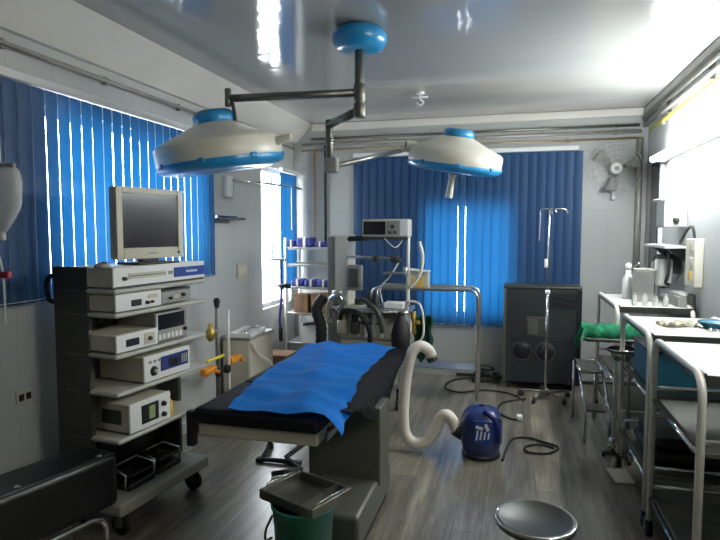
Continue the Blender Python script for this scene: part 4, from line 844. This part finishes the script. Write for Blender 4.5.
# ------------------------------------------------------------------ left wall area: clamp stand, bins
cs = thing('clamp_stand', 'dark upright stand with orange leg holder clamps beside the equipment cart', 'stand', (-2.3, 4.12, 0))
obj('pole', MB().cyl((0, 0, 0.05), (0, 0, 0.98), 0.018), 'dsteel', cs); obj('white_pole', MB().cyl((0.05, 0.09, 0.05), (0.05, 0.09, 0.95), 0.013), 'wsteel', cs)
obj('top_knob', MB().lathe([(0, 0.09), (0.02, 0.085), (0.028, 0.06), (0.02, 0.02), (0.016, 0)], 16, Matrix.Translation((0, 0, 0.97))), 'black', cs)
obj('base', MB().bx(-0.15, 0.2, -0.15, 0.25, 0, 0.05, 0.012), 'black', cs)
obj('valve', MB().lathe([(0, 0.08), (0.02, 0.075), (0.02, 0.04), (0.035, 0.02), (0.035, -0.03), (0.018, -0.06), (0, -0.06)], 16, Matrix.Translation((0.03, -0.16, 0.80))).cyl((0.03, -0.16, 0.8), (0.0, 0.0, 0.79), 0.018), 'brass', cs)
obj('yellow_rod', MB().cyl((0.02, -0.2, 0.585), (0.02, 0.06, 0.58), 0.012), 'yellow', cs)
for y, s in ((-0.2, 1), (0.22, 1)):
    obj('clamp', MB().box((0.03, y, 0.515), (0.07, 0.17, 0.045), 0.015, (0.12, 0, 0)).box((0.03, y-0.06, 0.525), (0.05, 0.05, 0.05), 0.012).cyl((0.06, y+0.05, 0.5), (0.1, y+0.05, 0.5), 0.014), 'orange', cs)
for y in (-0.07, 0.06): obj('joint', MB().cyl((0.03, y, 0.47), (0.07, y, 0.47), 0.035), 'black', cs)
wb = thing('waste_bin', 'beige square bin beside the clamp stand along the left wall', 'bin', (-2.33, 4.72, 0))
obj('bin_body', MB().bx(-0.14, 0.13, -0.22, 0.28, 0.0, 0.66, 0.02), 'beige', wb); obj('lid', MB().bx(-0.145, 0.135, -0.225, 0.285, 0.64, 0.665, 0.008), 'grey', wb)
wt = thing('white_tray', 'shiny white tray resting on the beige square bin', 'tray', (-2.31, 4.68, 0.666), 0.1)
obj('tray_body', MB().bx(-0.1, 0.1, -0.2, 0.2, 0, 0.008).bx(-0.1, -0.09, -0.2, 0.2, 0, 0.04).bx(0.09, 0.1, -0.2, 0.2, 0, 0.04).bx(-0.1, 0.1, -0.2, -0.19, 0, 0.04).bx(-0.1, 0.1, 0.19, 0.2, 0, 0.04), 'white', wt); obj('instrument', MB().tube([(0.02, -0.1, 0.02), (0.0, 0.05, 0.045), (0.03, 0.17, 0.04)], 0.012, 8, 4), 'chrome', wt)
tag(obj('hanging_hose', MB().tube([(-2.18, 4.5, 0.62), (-2.16, 4.6, 0.5), (-2.12, 4.75, 0.4), (-2.1, 4.85, 0.2)], 0.012, 8, 6), 'hose'), 'pale hose hanging down the front of the beige bin', 'hose')
wc = thing('wooden_box', 'brown wooden box on the floor between bin and operating table', 'box', (-2.28, 5.25, 0)); obj('box_body', MB().bx(-0.14, 0.16, -0.12, 0.14, 0, 0.36, 0.005), 'wood', wc); obj('lid', MB().bx(-0.145, 0.165, -0.125, 0.145, 0.36, 0.38, 0.004), 'card', wc)
# wall fixtures left
sh = thing('wall_ledge', 'small bright metal ledge on the left wall beyond the blind', 'ledge', (XL, 4.62, 1.70)); obj('board', MB().bx(0, 0.09, -0.24, 0.1, 0, 0.025, 0.004), 'chrome', sh); obj('bracket', MB().bx(0, 0.05, 0.12, 0.34, -0.005, 0.012, 0.003).bx(0, 0.02, -0.2, 0.08, -0.04, 0.0), 'dsteel', sh)
rd = thing('swing_rail', 'white wall bracket with long thin rod above the metal ledge', 'wall bracket', (XL, 4.66, 1.98)); obj('block', MB().bx(0, 0.05, -0.05, 0.06, -0.09, 0.1, 0.01), 'white', rd)
obj('rod', MB().tube([(0.05, 0.03, 0.07), (0.1, 0.5, 0.075), (0.3, 0.9, 0.06), (0.34, 1.0, 0.045)], 0.011, 8), 'chrome', rd); obj('hanging_line', MB().tube([(0.28, 0.88, 0.06), (0.28, 0.88, -0.38)], 0.005, 6), 'steel', rd)
so = thing('wall_socket', 'dark double socket low on the left wall beside the cart', 'socket', (XL, 2.42, 0.72)); obj('plate', MB().bx(0, 0.014, -0.05, 0.05, -0.03, 0.035, 0.004), 'beige', so); obj('outlet', MB().bx(0.012, 0.018, -0.038, -0.008, -0.015, 0.02, 0.002).bx(0.012, 0.018, 0.008, 0.038, -0.015, 0.02, 0.002), 'black', so)
wsx = thing('wall_switch', 'pale switch plate on the left wall beyond the long blind', 'switch', (XL, 4.95, 1.22)); obj('plate', MB().bx(0, 0.016, -0.1, 0.1, -0.07, 0.07, 0.004), 'beige', wsx)
for k in range(3): obj('switch', MB().bx(0.014, 0.022, -0.075+k*0.055, -0.04+k*0.055, -0.03, 0.03, 0.002), 'paper', wsx)
# fluid bag at the left edge on its own stand
fb = thing('fluid_bag', 'translucent plastic fluid bag hanging at the left picture edge', 'fluid bag', (-2.19, 2.05, 1.585))
rows = [[((0.1*math.cos(a*PI/12))*(w), (0.05*math.sin(a*PI/12))*(w), z) for a in range(25)] for w, z in ((0.12, 0), (0.25, 0.012), (0.7, 0.07), (1, 0.13), (1.05, 0.22), (1, 0.26), (0.85, 0.285), (0.3, 0.29))]
obj('bag_body', MB().grid(rows), 'bagclear', fb); obj('port', MB().cyl((0, 0, -0.03), (0, 0, 0.01), 0.012), 'white', fb); obj('top_strip', MB().bx(-0.08, 0.08, -0.008, 0.008, 0.28, 0.305, 0.003), 'grey', fb)
fs = thing('wall_hook', 'thin rod hook above the long blue blind carrying the fluid bag', 'hook', (XL, 2.05, 2.47))
obj('plate', MB().bx(0, 0.012, -0.03, 0.03, -0.05, 0.05, 0.003), 'dsteel', fs); obj('rod', MB().tube([(0.01, 0, 0), (0.28, 0, 0.02), (0.31, 0, 0.0), (0.31, 0, -0.56), (0.315, 0, -0.59), (0.33, 0, -0.58)], 0.005, 8), 'steel', fs)
rv = thing('flow_clamp', 'small red roller clamp on the line at the left picture edge', 'clamp', (-2.21, 2.06, 1.385)); obj('clamp_body', MB().bx(-0.03, 0.04, -0.012, 0.012, 0, 0.03, 0.006), 'pinkred', rv); obj('line', MB().tube([(-0.02, -0.03, 0.18), (0, 0, 0.03), (0, 0, -0.2)], 0.005, 6, 4), 'bagclear', rv)

# ------------------------------------------------------------------ cables on the floor
def floor_cable(lb, pts, r=0.009, name='floor_cable'): tag(obj(name, MB().tube([(x, y, r) if len((x, y)) == 2 else 0 for x, y in pts], r, 8, 8), 'rubber'), lb, 'cable')
floor_cable('black cable curving on the floor below the back wall panel', [(-0.30, 6.15), (-0.45, 6.2), (-0.62, 6.05), (-0.66, 5.75), (-0.5, 5.62), (-0.3, 5.75), (-0.05, 5.72), (0.1, 5.5)])
floor_cable('black cable loop on the floor in front of the charcoal cabinet', [(0.12, 5.56), (-0.08, 5.38), (-0.12, 5.1), (0.0, 4.92), (0.05, 4.95)])
floor_cable('black cable loop on the floor right of the navy blower', [(-0.06, 4.0), (0.0, 4.42), (0.12, 4.5), (0.24, 4.43), (0.33, 4.36), (0.26, 4.22), (0.12, 4.2), (0.1, 4.3), (0.2, 4.38), (0.3, 4.33)])
ck = thing('power_strip', 'tangled black plugs and power strip by the back wall', 'power strip', (-0.28, 6.12, 0), 0.2)
obj('strip_body', MB().bx(-0.14, 0.14, -0.04, 0.04, 0, 0.05, 0.008), 'black', ck)
for k in range(4): obj('plug', MB().box((-0.1+k*0.065, -0.005, 0.075), (0.04, 0.04, 0.055), 0.01, (0, 0, 0.3*k)), 'rubber', ck)
obj('lead', MB().tube([(-0.1, 0, 0.1), (-0.13, -0.05, 0.17), (0.0, -0.07, 0.19), (0.08, -0.03, 0.14), (0.03, 0.03, 0.12), (-0.05, -0.04, 0.14), (0.1, -0.08, 0.06), (0.13, 0.0, 0.1)], 0.010, 8, 8), 'rubber', ck)
fc = thing('floor_plug', 'small white plug lying on floor before the charcoal cabinet', 'plug', (0.06, 4.93, 0)); obj('plug_body', MB().box((0, 0, 0.025), (0.05, 0.06, 0.05), 0.012), 'white', fc); obj('pin', MB().cyl((-0.012, -0.03, 0.025), (-0.012, -0.055, 0.025), 0.005).cyl((0.012, -0.03, 0.025), (0.012, -0.055, 0.025), 0.005), 'chrome', fc)

# ------------------------------------------------------------------ daylight
w = bpy.data.worlds.new('World'); SC.world = w; w.use_nodes = True; nt = w.node_tree
bg = nt.nodes['Background']; tc = nt.nodes.new('ShaderNodeTexCoord'); sp = nt.nodes.new('ShaderNodeSeparateXYZ'); rp = nt.nodes.new('ShaderNodeValToRGB')
rp.color_ramp.elements[0].position = 0.0; rp.color_ramp.elements[0].color = (0.55, 0.58, 0.6, 1); rp.color_ramp.elements[1].position = 0.6; rp.color_ramp.elements[1].color = (0.88, 0.94, 1.0, 1)
nt.links.new(tc.outputs['Generated'], sp.inputs[0]); nt.links.new(sp.outputs[2], rp.inputs[0]); nt.links.new(rp.outputs[0], bg.inputs['Color']); bg.inputs['Strength'].default_value = 28.0
def portal(name, loc, rot, sx, sy):
    l = bpy.data.lights.new(name, 'AREA'); l.shape = 'RECTANGLE'; l.size = sx; l.size_y = sy; l.cycles.is_portal = True
    o = bpy.data.objects.new(name, l); COL.objects.link(o); o.location = loc; o.rotation_euler = rot
for nm, h in (('portal_left', W1), ('portal_corner', W2)): portal(nm, (XL-T-0.01, (h[0]+h[1])/2, (h[2]+h[3])/2), (0, -PI/2, 0), h[3]-h[2], h[1]-h[0])
portal('portal_back', ((W3[0]+W3[1])/2, YB+T+0.01, (W3[2]+W3[3])/2), (-PI/2, 0, 0), W3[1]-W3[0], W3[3]-W3[2])

# ------------------------------------------------------------------ camera and view
cam = bpy.data.cameras.new('camera'); co = bpy.data.objects.new('camera', cam); COL.objects.link(co)
cam.sensor_width = 36; cam.lens = 575/720*36; cam.clip_start = 0.02
co.location = (0, 0, 1.6); co.rotation_euler = (PI/2-math.radians(3.98), 0, math.radians(15.1))
SC.camera = co
SC.view_settings.view_transform = 'Standard'; SC.view_settings.look = 'None'; SC.view_settings.gamma = 1; SC.view_settings.use_curve_mapping = False
SC.view_settings.exposure = 0.18
SC.cycles.use_denoising = True; SC.cycles.max_bounces = 10; SC.cycles.sample_clamp_indirect = 6
